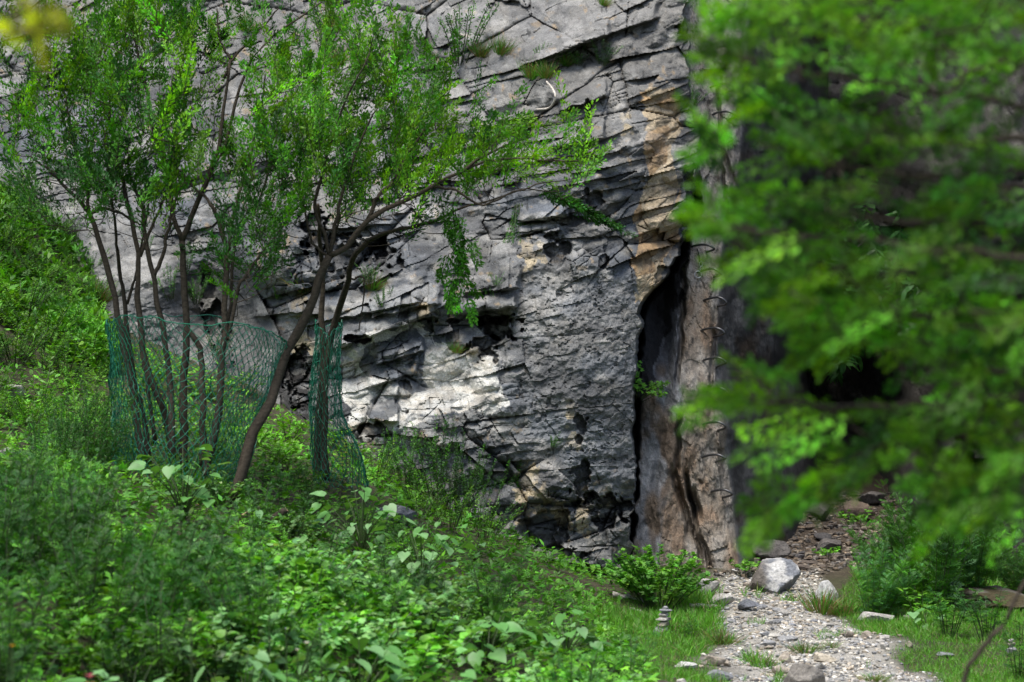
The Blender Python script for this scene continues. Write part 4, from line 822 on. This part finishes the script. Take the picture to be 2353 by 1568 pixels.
rod([cliff_at(1232,252,.05)[0], cliff_at(1262,248,.25)[0], cliff_at(1276,225,.3)[0], cliff_at(1270,205,.28)[0], cliff_at(1256,188,.2)[0]], np.array([.012]*24 + [.03]*1)[:1], np.array([.48,.44,.38]), 'dead_root', 'twisted bleached root sticking out of the cliff under the grass tufts', 'root', None, M_WOOD, 20)
st = empty('cut_stump', ground_hit(585, 1222), 'sawn dark stems of a cut shrub in front of the leaning tree', 'stump')
p = np.array(st.location)
for d, L, r in (((.75,.0,.52),.30,.028),((-.25,-.1,.5),.16,.032),((.1,.2,.6),.2,.014)):
    a = Acc(); d = np.array(d) / np.linalg.norm(d); q = p + d * L * np.linspace(-.3, 1, 6)[:, None]; tube(a, q, r, BARKC * .9, 9); a.build('stem', M_BARK, st, True, p)
    a = Acc(); tube(a, np.stack([q[-1] + d * .001, q[-1] + d * .004]), r * .9, np.array([.30,.20,.13]), 9); a.build('cut_face', M_WOOD, st, False, p)

# ------------------------------------------------------------------ plant kinds
def herb_mesh(kind, seed):
    r = np.random.default_rng(seed); lf = Acc()
    def stems(n, h, spread): 
        out = []
        for _ in range(n):
            a = r.random() * 6.28; q = spread * math.sqrt(r.random()); hh = h * (.6 + .5 * r.random()); b = np.array([math.cos(a) * q * .3, math.sin(a) * q * .3, 0]); t = np.array([math.cos(a) * q * 1.3, math.sin(a) * q * 1.3, hh])
            c = curve([b, (b + t) / 2 + np.array([0, 0, hh * .1]), t], 8); tube(lf, c, np.linspace(.005, .002, len(c)), np.array([.05,.075,.025]), 4, False); out.append(c)
        return out
    def on_stem(c, n, T, size, gname, lo=.15, up=.6, spread=1.0):
        t = lo + (1 - lo) * r.random(n) ** .8; tt = np.linspace(0, 1, len(c)); P = np.stack([np.interp(t, tt, c[:, i]) for i in range(3)], 1); a = r.random(n) * 6.28
        D = nrm(np.stack([np.cos(a) * spread, np.sin(a) * spread, up * (.3 + t) + r.normal(0, .25, n)], 1)); place(lf, T, P + D * .01, D, rdir(n, 2.5, r), size * (1.15 - .55 * t) * (.7 + .5 * r.random(n)), greens(n, gname, r))
    if kind == 'feathery':
        for c in stems(9, .62, .24): on_stem(c, 26, T_PINN, .115, 'mid' if r.random() < .5 else 'dark')
    elif kind == 'leafy':
        for c in stems(8, .42, .22): on_stem(c, 22, T_LANCE, .085, 'fresh', .1, .3)
    elif kind == 'lobed':
        for c in stems(12, .30, .26): on_stem(c, 8, T_PALM, .085, 'fresh', .5, .2)
    elif kind == 'mound':
        for c in stems(22, .36, .30): on_stem(c, 13, T_HEART, .07, 'pale' if r.random() < .7 else 'fresh', .45, .15)
    elif kind == 'carpet':
        for c in stems(16, .2, .3): on_stem(c, 12, T_OVAL, .045, 'bright', .3, .3)
    elif kind == 'bush':
        for c in stems(26, .55, .42): on_stem(c, 46, T_OVAL, .036, ['dark','mid','fresh','bright'][int(r.integers(4))], .25, .5, .8); 
    elif kind == 'mugwort':
        for c in stems(34, 1.0, .5): on_stem(c, 60, T_PINN, .13, 'mid' if r.random() < .5 else 'blue', .08, .75)
    elif kind == 'fine':
        for c in stems(22, 1.0, .38):
            on_stem(c, 120, T_LANCE, .05, 'dark', .1, 1.0)
    elif kind == 'bright_bush':
        for c in stems(60, .46, .36): on_stem(c, 30, T_PALM, .058, 'fresh' if r.random() < .6 else 'mid', .3, .5)
    elif kind == 'droop':
        for c in stems(16, .5, .7):
            n = 40; t = .2 + .8 * r.random(n); tt = np.linspace(0, 1, len(c)); P = np.stack([np.interp(t, tt, c[:, i]) for i in range(3)], 1); a = r.random(n) * 6.28
            D = nrm(np.stack([np.cos(a), np.sin(a), -.7 + r.normal(0, .3, n)], 1)); place(lf, T_LANCE, P, D, rdir(n, 2.0, r), .16 * (.6 + .6 * r.random(n)), greens(n, 'dark', r))
    elif kind == 'tuft':
        n = 240; a = r.random(n) * 6.28; q = r.random(n); P = np.stack([np.cos(a) * q * .07, np.sin(a) * q * .07, q * 0], 1); D = nrm(np.stack([np.cos(a) * (.2 + q), np.sin(a) * (.2 + q), 1.0 + r.random(n)], 1)); c = greens(n, 'mid', r); c = np.where(r.random((n, 1)) < .45, np.array([[.20,.15,.06]]), c)
        tb = (np.array([(0,.011,0),(0,-.011,0),(.55,.009,.03),(.55,-.009,.03),(1,0,-.12)]), [np.array([[0,1,3,2]]), np.array([[2,3,4]])]); place(lf, tb, P, D, rdir(n, .5, r), .28 * (.5 + .6 * r.random(n)), c)
    elif kind == 'twiggy':
        for c in stems(22, .9, .36): on_stem(c, 95, T_LANCE, .045, 'mid' if r.random() < .6 else 'dark', .12, .6)
    elif kind == 'spray':
        for c in stems(11, .42, .22): on_stem(c, 80, T_OVAL, .030, 'dark' if r.random() < .6 else 'mid', .1, .6)
    me = lf.mesh(kind + '_plant'); me.materials.append(M_LEAF_MATT); return me
K = {}
def kmesh(kind, n=3):
    if kind not in K: K[kind] = [herb_mesh(kind, hash_seed(kind) + i) for i in range(n)]
    return K[kind][int(rng.integers(len(K[kind])))]
def hash_seed(s): return sum((i + 3) * ord(c) for i, c in enumerate(s))
def plant(name, kind, p, scale, label, cat, group=None, tilt=.0, tx=None, flat=1.0):
    o = bpy.data.objects.new(name, kmesh(kind)); COL.objects.link(o); o.location = tuple(float(q) for q in p); sx = scale * flat; o.scale = (sx, sx, scale)
    o.rotation_euler = tx if tx is not None else (rng.normal(0, .08) + tilt, rng.normal(0, .08), rng.random() * 6.28); return tag(o, label, cat, group)
def vis_ground(pxr, Yr, n, cond):
    o = []
    while len(o) < n:
        px = rng.uniform(*pxr, 300); Y = Yr[0] + (Yr[1] - Yr[0]) * rng.random(300); x = (px - PW / 2) / FPX * Y; z = ground_z(x, Y); py = 900 - (z - CAMZ) / Y * FPX
        m = cond(x, Y, px, py); o += list(zip(x[m], Y[m], z[m]))
    return np.array(o[:n])
BROADS = []          # places kept free of herbs: plants with big leaves grow there
for _a in ((420,1200),(590,1250),(830,1290),(970,1360),(1090,1290)):
    _p = ground_hit(*_a); BROADS.append((_p[0], _p[1]))
for _x, _Y in ((930,11.0),(700,10.0),(430,9.0),(150,8.6),(1180,11.5),(830,13.0),(1120,14.5),(560,12.0),(300,11.5),(1020,12.6),(1300,15.5)): BROADS.append(((_x - PW / 2) / FPX * _Y, _Y))
def free(x, Y):
    k = np.ones(np.shape(x), bool)
    for a_, b_ in BROADS: k &= ~((np.abs(x - a_ * Y / b_) < .38) & (Y > b_ - 1.6) & (Y < b_ + .35))
    return k
def under(x, Y, px, py):
    """tall undergrowth: left of the meadow and in front of the rock"""
    lim = np.interp(px, [-100,200,240,500,640,830,1000,1190,1300,1440], [31.5,29.0,27.2,26.3,25.8,25.6,25.5,25.3,25.6,26.1])
    return (meadow_mask(x, Y) < .35) & (Y < lim) & (py < 1780)
for kind, n, sc, yr, lb, cat, grp in [('feathery', 120, (.7, 1.05), (7.5, 21), 'feathery deep green herb of the undergrowth', 'herb', 'feathery herbs of the undergrowth'), ('leafy', 110, (.7, 1.1), (7.5, 26), 'bright green leafy herb of the undergrowth', 'herb', 'leafy herbs of the undergrowth'), ('lobed', 110, (.7, 1.2), (9, 27), 'low plant with lobed leaves', 'herb', 'lobed-leaf plants of the undergrowth'), ('mound', 90, (.8, 1.35), (9, 20), 'pale broad-leaved herb', 'herb', 'pale broad-leaved herbs of the undergrowth')]:
    for x, y, z in vis_ground((480 if kind == 'mound' else -220, 1450), yr, n, lambda x, Y, px, py: under(x, Y, px, py) & free(x, Y)):
        s_ = rng.uniform(*sc) * (np.interp(x - np.interp(y, [8, 17.5, 20, 23, 26], [1.9, 1.0, .95, 1.15, 1.75]), [-1.5, -.3], [1, .5])) * np.interp(y, [15, 18.5], [1, .6])
        qx_ = x / y * FPX + PW / 2
        zone = 'at the bottom, nearest the camera' if y < 11 else ('on the bank left of the wide net' if qx_ < 300 else 'round the netted trees' if qx_ < 820 else 'just below the cliff') if y > 18 else ('in the lower left' if qx_ < 450 else 'in the lower middle' if qx_ < 950 else 'beside the short grass')
        plant(kind + '_herb', kind, (x, y, z - .02), s_, lb + ' ' + zone, cat, grp)
for x, y, z in vis_ground((-150, 230), (22, 31), 64, under): plant('hillside_bush', 'bush', (x, y, z - .05), rng.uniform(.35, .75), 'small leafy bush on the grassy bank left of the smooth rock', 'bush', 'bushes on the left bank')
# ground cover: low leaves everywhere under the herbs
cov = Acc()
g_ = vis_ground((-150, 1500), (6.8, 29), 30000, under); n = len(g_)
P = g_ + np.stack([0 * g_[:, 0], 0 * g_[:, 0], .16 * rng.random(n) ** 1.3 + .01], 1); D = rdir(n, .25); D[:, 2] = np.abs(D[:, 2]) * .5; sz = .035 + .05 * rng.random(n); kk = rng.integers(0, 4, n)
bank = np.concatenate([vis_ground((-150, 270), (25.5, 32), 8000, under), vis_ground((-1300, -120), (6.8, 29), 11000, under)]); g_ = np.concatenate([g_, bank]); n2 = len(bank); n = len(g_)
P = np.concatenate([P, bank + np.stack([0 * bank[:, 0], 0 * bank[:, 0], .14 * rng.random(n2)], 1)]); d2 = rdir(n2, .25); d2[:, 2] = np.abs(d2[:, 2]); D = np.concatenate([D, d2]); sz = np.concatenate([sz, .06 + .06 * rng.random(n2)]); kk = np.concatenate([kk, rng.integers(0, 4, n2)])
cl = np.where(fbm(g_[:, 0] * 1.3, g_[:, 1] * 1.3, 55, 2)[:, None] > .0, greens(n, 'fresh'), greens(n, 'mid'))
for k, T in enumerate((T_OVAL, T_LANCE, T_PALM, T_PINN)): m = kk == k; place(cov, T, P[m], D[m], rdir(m.sum(), 3), sz[m] * (1, 1.3, 1, 1.3)[k], cl[m])
tag(cov.build('ground_cover', M_LEAF_MATT), kind='stuff')
# short grass
T_BL = (np.array([(0,.024,0),(0,-.024,0),(.55,.018,.05),(.55,-.018,.05),(1,0,-.18)]), [np.array([[0,1,3,2]]), np.array([[2,3,4]])])
def grassy(x, Y, px, py):
    d = path_mask(x, Y); tuft = fbm(x * 2.6, Y * 1.6, 91, 3)
    return ((d > 1.0 + .25 * rng.random(x.shape)) | ((tuft > .40) & (d > .25))) & (meadow_mask(x, Y) > .1 + .3 * rng.random(x.shape)) & (Y < np.interp(x, [1.7, 2.2, 2.6, 3.2, 4, 6], [26, 26.2, 25.5, 24.5, 27.5, 28]))
g_ = vis_ground((1150, 2450), (16.0, 28), 64000, grassy); n = len(g_); D = rdir(n, 1.7); D[:, 2] = np.abs(D[:, 2])
tall = smooth(.0, .4, fbm(g_[:, 0] * 1.2, g_[:, 1] * 1.2, 93, 2)); gr = Acc(); c = greens(n, 'fresh') * np.array([[.84, .88, .7]]); c = np.where(rng.random((n, 1)) < .08, np.array([[.25,.22,.10]]), c)
place(gr, T_BL, g_, D, rdir(n), (.04 + .055 * rng.random(n)) * (1 + .9 * tall), c); tag(gr.build('meadow_grass', M_GRASS), kind='stuff')
# ------------------------------------------------------------------ plants one by one
def gplant(name, kind, px, py, hpx, label, cat, group=None, flat=1.0):
    p = ground_hit(px, py); h = {'feathery': .62, 'leafy': .45, 'lobed': .33, 'bush': .6, 'mugwort': 1.05, 'fine': 1.05, 'bright_bush': .46, 'tuft': .3, 'spray': .45, 'twiggy': .9}[kind]
    return plant(name, kind, p - np.array([0, 0, .03]), px2m(hpx, p[1]) / h, label, cat, group, flat=flat)
gplant('green_bush', 'bright_bush', 1515, 1395, 125, 'bright green leafy bush at the foot of the cliff left of the path', 'bush', flat=1.15)
gplant('mugwort_bush', 'mugwort', 2150, 1418, 290, 'tall feathery bush right of the path in front of the dark wall', 'bush', flat=.9)
gplant('mugwort_bush', 'mugwort', 2010, 1420, 180, 'lower left shoulder of feathery green shrub beside the jagged white rock', 'bush')
gplant('mugwort_bush', 'mugwort', 2270, 1350, 170, 'feathery bush behind the brown mossy rock', 'bush')
gplant('mugwort_bush', 'mugwort', 2345, 1375, 130, 'feathery bush at the right edge above the mossy rock', 'bush')
gplant('mugwort_bush', 'mugwort', 2085, 1405, 235, 'feathery bush filling the middle of the group right of the path', 'bush', flat=.9)
gplant('mugwort_bush', 'mugwort', 2225, 1392, 240, 'feathery bush on the right shoulder of the group, left of the wires', 'bush', flat=.9)
gplant('mugwort_bush', 'feathery', 2180, 1465, 110, 'low feathery shrub in front of the mossy rock', 'bush', flat=1.5)
gplant('mugwort_bush', 'feathery', 2270, 1470, 110, 'low feathery shrub at the right, nearest the small cairn', 'bush', flat=1.5)
gplant('green_bush', 'feathery', 2345, 1560, 130, 'leafy plant in the lower right corner', 'plant', flat=1.3)
gplant('green_bush', 'leafy', 2120, 1435, 90, 'dark leafy plant beside the large round leaves', 'plant', flat=1.3)
gplant('blue_green_herb', 'feathery', 1572, 1475, 56, 'bluish feathery herb right of the tall cairn', 'herb')
gplant('gully_plant', 'lobed', 1965, 1212, 50, 'dark green plant under the flat reddish rock in the gully', 'plant')
gplant('gully_plant', 'lobed', 1895, 1288, 40, 'dark green plant on the gully scree above the white boulder', 'plant')
gplant('gully_plant', 'lobed', 1715, 1330, 60, 'small green plant between the tan slab and the boulder', 'plant')
gplant('gully_plant', 'lobed', 1640, 1412, 30, 'tiny plant at the foot of the tan slab', 'plant')
gplant('tall_grass', 'tuft', 1890, 1408, 76, 'tuft of tall grass in front of the jagged white rock', 'grass tuft', flat=1.6); gplant('tall_grass', 'tuft', 1940, 1415, 60, 'tuft of tall grass under the feathery bush', 'grass tuft', flat=1.6)
gplant('tall_grass', 'tuft', 1850, 1500, 40, 'grass tuft growing in the middle of the path', 'grass tuft', flat=2); gplant('tall_grass', 'tuft', 1905, 1488, 26, 'smaller grass tuft in the path', 'grass tuft', flat=2); gplant('tall_grass', 'tuft', 2010, 1566, 34, 'grass tuft at the bottom edge of the path', 'grass tuft', flat=2.2); gplant('tall_grass', 'tuft', 1750, 1530, 40, 'grass tuft left of the largest buff stone', 'grass tuft', flat=2); gplant('tall_grass', 'tuft', 1660, 1480, 50, 'grass tuft on the left rim of the path', 'grass tuft', flat=2)
FT = 'fine dark feathery shrub left of the netted clump'
gplant('feathery_shrub', 'fine', 150, 1085, 190, 'fine dark feathery shrub left of the netted trees', 'shrub'); gplant('feathery_shrub', 'fine', 215, 1095, 210, 'fine dark feathery shrub touching the wide net', 'shrub'); gplant('feathery_shrub', 'fine', 90, 1090, 150, 'fine feathery shrub nearest the left edge', 'shrub')
for x, y, h, lb in [(1000,1175,215,'tall thin shrub growing up the cliff foot under the white rock'),(930,1140,150,'left twiggy shrub at the cliff foot'),(1080,1205,160,'twiggy shrub in front of the cliff below the pale ledge'),(1165,1225,190,'right twiggy shrub at the cliff foot beside the dark hollow'),(1045,1190,190,'twiggy olive shrub in the middle of the cliff foot thicket'),(1125,1215,170,'twiggy shrub second from the right in the cliff foot thicket')]: gplant('cliff_foot_shrub', 'twiggy', x, y, h, lb, 'shrub', flat=.9)
for x, y, h, lb in [(1030,1215,110,'dense low bush at the cliff foot between the twiggy shrubs'),(960,1190,100,'dense bush above the half sunk grey rock'),(1110,1240,110,'dense low bush at the right end of the cliff foot shrubs'),(860,1110,110,'dense bush right of the narrow net')]: gplant('dense_bush', 'bush', x, y, h, lb, 'bush')
for x, y, h, lb in [(660,1010,70,'leafy bush between the two nets'),(560,905,80,'bush in the cleft behind the wide net'),(480,920,110,'bush seen through the middle of the wide net'),(330,900,90,'bush seen through the left part of the wide net'),(610,1080,80,'bush behind the foot of the leaning tree'),(680,1120,70,'leafy bush left of the narrow net foot')]: gplant('leafy_bush', 'leafy', x, y, h, lb, 'bush', flat=1.4)
for x, y, h, k, lb in [(30,835,110,'bush','leafy bush at the left edge above the pale broken rock'),(95,800,120,'bush','leafy bush on the bank below the smooth slab'),(150,860,100,'leafy','bright leafy plant on the bank left of the wide net'),(55,735,110,'bush','bush half way up the left bank'),(160,760,90,'feathery','feathery plant at the foot of the smooth slab'),(10,960,90,'leafy','leafy plant at the left edge below the pale broken rock'),(95,930,90,'leafy','leafy plant behind the fine dark shrubs'),(205,850,90,'lobed','lobed plant beside the upper left corner of the wide net'),(120,690,80,'bush','bush under the lower edge of the smooth slab')]: gplant('bank_plant', k, x, y, h, lb, 'bush', flat=1.25)
# plants with big leaves, each leaf its own piece
hm = Acc(); place(hm, T_HEART, np.zeros((1, 3)), np.array([[1., 0, 0]]), np.array([[0, 0, 1.]]), 1.0, np.array([.10,.27,.06])); heart = hm.mesh('leaf', True); heart.materials.append(M_BROAD)
hm = Acc(); place(hm, T_HEART, np.zeros((1, 3)), np.array([[1., 0, 0]]), np.array([[0, 0, 1.]]), 1.0, np.array([.16,.33,.12])); heart2 = hm.mesh('leaf', True); heart2.materials.append(M_BROAD)
def broad(px, py, hpx, wpx, n, size, label, Y=None):
    p = ground_hit(px, py) if Y is None else np.array([*at(px, py, Y)[:2], 0.0])
    if Y is not None: p[2] = float(ground_z(p[0], p[1]))
    e = empty('broadleaf_plant', p, label, 'plant'); h = px2m(hpx, p[1]); w = px2m(wpx, p[1]) / 2; a = Acc(); ls = []
    for i in range(n):
        an = rng.random() * 6.28; q = w * math.sqrt(rng.random()); zz = h * (.25 + .75 * rng.random()) * (1 - .35 * (q / w) ** 2); tip = np.array([math.cos(an) * q, math.sin(an) * q, zz])
        tube(a, curve([np.zeros(3), tip * np.array([.35, .35, .55]), tip], 6), np.linspace(.005, .002, 7)[:len(curve([np.zeros(3), tip, tip * 1.1], 6))], np.array([.06,.10,.03]), 4, False); ls.append((tip, an))
    a.build('stem', M_LEAF_MATT, e, True)
    for tip, an in ls:
        o = bpy.data.objects.new('leaf', heart if rng.random() < .6 else heart2); COL.objects.link(o); o.parent = e; o.location = tuple(tip); s_ = size * rng.uniform(.5, 1.15); o.scale = (s_, s_, s_)
        o.rotation_euler = (rng.normal(0, .3), rng.normal(.25, .3), an + rng.normal(0, .6))
broad(420, 1200, 200, 210, 50, .115, 'broad-leaved plant with pale round leaves in front of the wide net')
broad(590, 1250, 90, 140, 18, .09, 'broad-leaved plant round the sawn stump')
broad(830, 1290, 195, 230, 56, .115, 'broad-leaved patch in the middle below the narrow net')
broad(970, 1360, 190, 250, 56, .115, 'broad-leaved patch below the half sunk grey rock')
broad(1090, 1290, 60, 120, 14, .08, 'broad-leaved plant under the cliff foot bushes')
broad(2130, 1450, 74, 90, 8, .11, 'plant with large pale round leaves below the feathery bush')
for x, Y, hp, w, n, lb in [(930,11.0,190,330,24,'blurred broad-leaved plant at the bottom centre'),(700,10.0,200,360,24,'blurred broad-leaved plant at the bottom, left of centre'),(430,9.0,210,360,24,'blurred broad-leaved plant near the bottom left'),(150,8.6,220,330,22,'blurred broad-leaved plant in the bottom left corner, by the pink flower'),(1180,11.5,150,260,18,'blurred broad-leaved plant at the bottom, furthest right'),(830,13.0,140,260,20,'soft broad-leaved plant above the white flower'),(1120,14.5,120,240,18,'soft broad-leaved plant right of the purple flower'),(560,12.0,160,240,16,'soft broad-leaved plant among the feathery herbs'),(300,11.5,160,240,18,'soft broad-leaved plant in the lower left, below the feathery shrubs'),(1020,12.6,150,240,20,'soft broad-leaved plant at the lower middle'),(1300,15.5,100,200,16,'soft broad-leaved plant at the edge of the short grass')]: broad(x, 0, hp * 1.3, w, n + 26, .105, lb, Y)
# flowers
def flower(px, py, Y, r, col, label, spike=0, petals=6, name='flower'):
    p = at(px, py, Y); e = empty(name, (p[0], p[1], float(ground_z(p[0], p[1]))), label, 'flower'); base = np.array(e.location)
    a = Acc(); tube(a, curve([base, (base + p) / 2 + np.array([.01, 0, 0]), p], 6), .003, np.array([.06,.11,.03]), 4, False); a.build('stem', M_LEAF_MATT, e, True, base)
    b = Acc()
    for k in range(max(1, spike)):
        q = p - np.array([0, 0, k * r * 1.1]); m = petals if spike < 2 else 4; an = np.arange(m) / m * 6.28 + k; D = np.stack([np.cos(an), np.sin(an), .35 + 0 * an], 1); place(b, T_OVAL, np.repeat(q[None], m, 0), D, np.tile([[0, 0, 1.]], (m, 1)), r * (1 - .1 * (k == 0)), np.asarray(col))
    b.build('blossom', M_PETAL, e, False, base)
flower(207, 1555, 8.0, .026, (.62,.12,.22), 'blurred pink flower at the bottom left', 2, 9); flower(705, 1478, 10.5, .02, (.8,.8,.78), 'blurred white flower at the bottom, right of its smaller white neighbour'); flower(683, 1494, 10.5, .014, (.75,.75,.7), 'smaller blurred white flower at the bottom'); flower(735, 1437, 12, .018, (.22,.16,.6), 'purple flower above the white flower', 2); flower(656, 1445, 12, .012, (.25,.18,.55), 'faint purple flower left of the brighter purple one')
flower(437, 1425, 10, .016, (.75,.72,.45), 'cream flower among the blurred herbs at the lower left'); flower(458, 1160, 19, .02, (.75,.5,.02), 'yellow flower under the wide net'); flower(730, 1188, 21, .016, (.75,.5,.02), 'yellow flower in the grass left of the broad-leaved patch'); flower(28, 1485, 8.5, .014, (.7,.35,.02), 'orange flower at the left edge')
for x, y, lb in [(795,1005,'left pale yellow flower spike beside the narrow net'),(808,990,'tallest pale yellow flower spike beside the narrow net'),(822,1020,'right pale yellow flower spike beside the narrow net'),(786,1035,'lowest pale yellow flower spike beside the narrow net')]: flower(x, y, 22.3, .026, (.72,.66,.24), lb, 6, 4, 'flower_spike')
# ------------------------------------------------------------------ plants on the rock
def rplant(name, kind, px, py, hpx, label, cat, tx=(-.5, 0, 0), flat=1.0):
    p = cliff_at(px, py, .04)[0]; h = {'tuft': .3, 'spray': .45, 'bush': .6, 'lobed': .33, 'feathery': .62, 'leafy': .45}[kind]; return plant(name, kind, p, px2m(hpx, p[1]) / h, label, cat, tx=(tx[0], tx[1] + rng.normal(0, .1), rng.random() * .5), flat=flat)
# Blender rotates about X last but one: a positive X angle leans a plant away from the rock, towards the viewer
for x, y, h, lb in [(915,120,50,'brownish grass tuft on the upper ledge left of the cliff shrub'),(1150,125,50,'long grass on the ledge right of the cliff shrub'),(1105,130,44,'grass tuft at the foot of the cliff shrub'),(1222,180,56,'dry grass tuft above the bleached root'),(1255,178,44,'grass tuft beside the bleached root'),(700,665,60,'dry grass tuft on the ledge left of the leaning tree fork'),(855,665,50,'grass tuft under the dark overhang'),(560,70,50,'yellow grass on the rim of the upper left slab'),(1385,12,30,'grass tuft on the top edge of the cliff'),(1300,150,36,'grass tuft on the bedding ledge'),(1050,810,30,'moss-like grass tuft above the white rock'),(230,690,60,'dry grass at the lower edge of the smooth slab'),(760,70,60,'grass on the ledge among the tree tops'),(770,150,50,'grass on the ledge behind the tree crown')]:
    rplant('grass_tuft', 'tuft', x, y, h, lb, 'grass tuft', (.5, 0, 0), 1.3)
for x, y, h, lb, fl in [(1060,150,170,'dark green upright shrub rooted in the upper cliff',.8),(930,130,110,'slim dark shrub left of the upright cliff shrub',.7),(975,170,100,'small dark shrub between the two taller cliff shrubs',.8),(745,140,130,'climbing dark shrub behind the tree tops',.6),(1010,300,150,'dark creeping shrub behind the spreading limbs',.6),(925,310,120,'dark small-leaved creeper on the rock behind the crown',.7),(1385,150,60,'leafy shrub on the bedding ledge near the cliff edge',1.2),(1330,150,40,'thin leafy branch on the bedding ledge',1.2),(1240,150,60,'small upright shrub on the bedding ledge',.7),(880,720,70,'thin pale shrub in the crevice above the white rock',.8),(640,690,40,'small bush in the joint left of the leaning tree',1),(850,650,50,'small green bush in the mouth of the dark overhang',1),(390,690,90,'ivy in the cleft beside the smooth slab',.8),(450,700,80,'dark bush low in the cleft',.8),(430,620,70,'bush high in the cleft behind the stems',.8),(500,830,70,'green bush at the bottom of the cleft',1),(60,470,70,'bush at the upper edge of the bank',1.2),(340,575,40,'small pale bush on the smooth slab',1),(1270,1030,36,'tiny plant in the dark joint near the cliff edge',1),(1085,590,40,'thin plant hanging on the central ledges',.8),(1140,660,34,'small plant on the ledge below the ochre scar',1)]:
    rplant('cliff_shrub', 'spray', x, y, h, lb, 'shrub', (.35, 0, 0), fl)
for x, y, h, lb in [(1192,470,165,'narrow hanging plant left of the ochre scar'),(1128,625,80,'short hanging plant on the central ledges'),(940,30,90,'hanging plant at the top of the cliff')]: rplant('hanging_plant', 'spray', x, y, h, lb, 'plant', (2.85, 0, 0), .42)
p = slab_at(1470, 915, .25); plant('cleft_plant', 'lobed', p, 1.0, 'bright little plant growing out of the dark cleft beside the tan slab', 'plant', tx=(.5, .5, 0))
p = cliff_at(1595, 240, .05)[0]; plant('cleft_plant', 'spray', p, .5, 'tiny plant on the cliff edge above the dark overhang', 'plant', tx=(.5, .3, 0))
for x, y, s_, lb in [(1900,660,1.5,'drooping long-leaved shrub on the gully wall, upper left of three'),(2060,650,1.5,'drooping long-leaved shrub high on the gully wall'),(1850,800,1.3,'drooping dark shrub lowest on the gully wall'),(2000,780,1.5,'drooping long-leaved shrub in the middle of the gully'),(2180,740,1.5,'drooping long-leaved shrub on the right gully wall'),(2300,780,1.3,'drooping shrub near the right edge behind the blurred leaves'),(1950,570,1.2,'topmost drooping shrub of the gully')]:
    i = int(np.argmin(np.abs(r3 - y))); j = int(np.argmin(np.abs(k3 - x))); plant('drooping_shrub', 'droop', at(x, y, UD[i, j] - .1), s_, lb, 'shrub', tx=(.9, rng.normal(0, .2), 0))
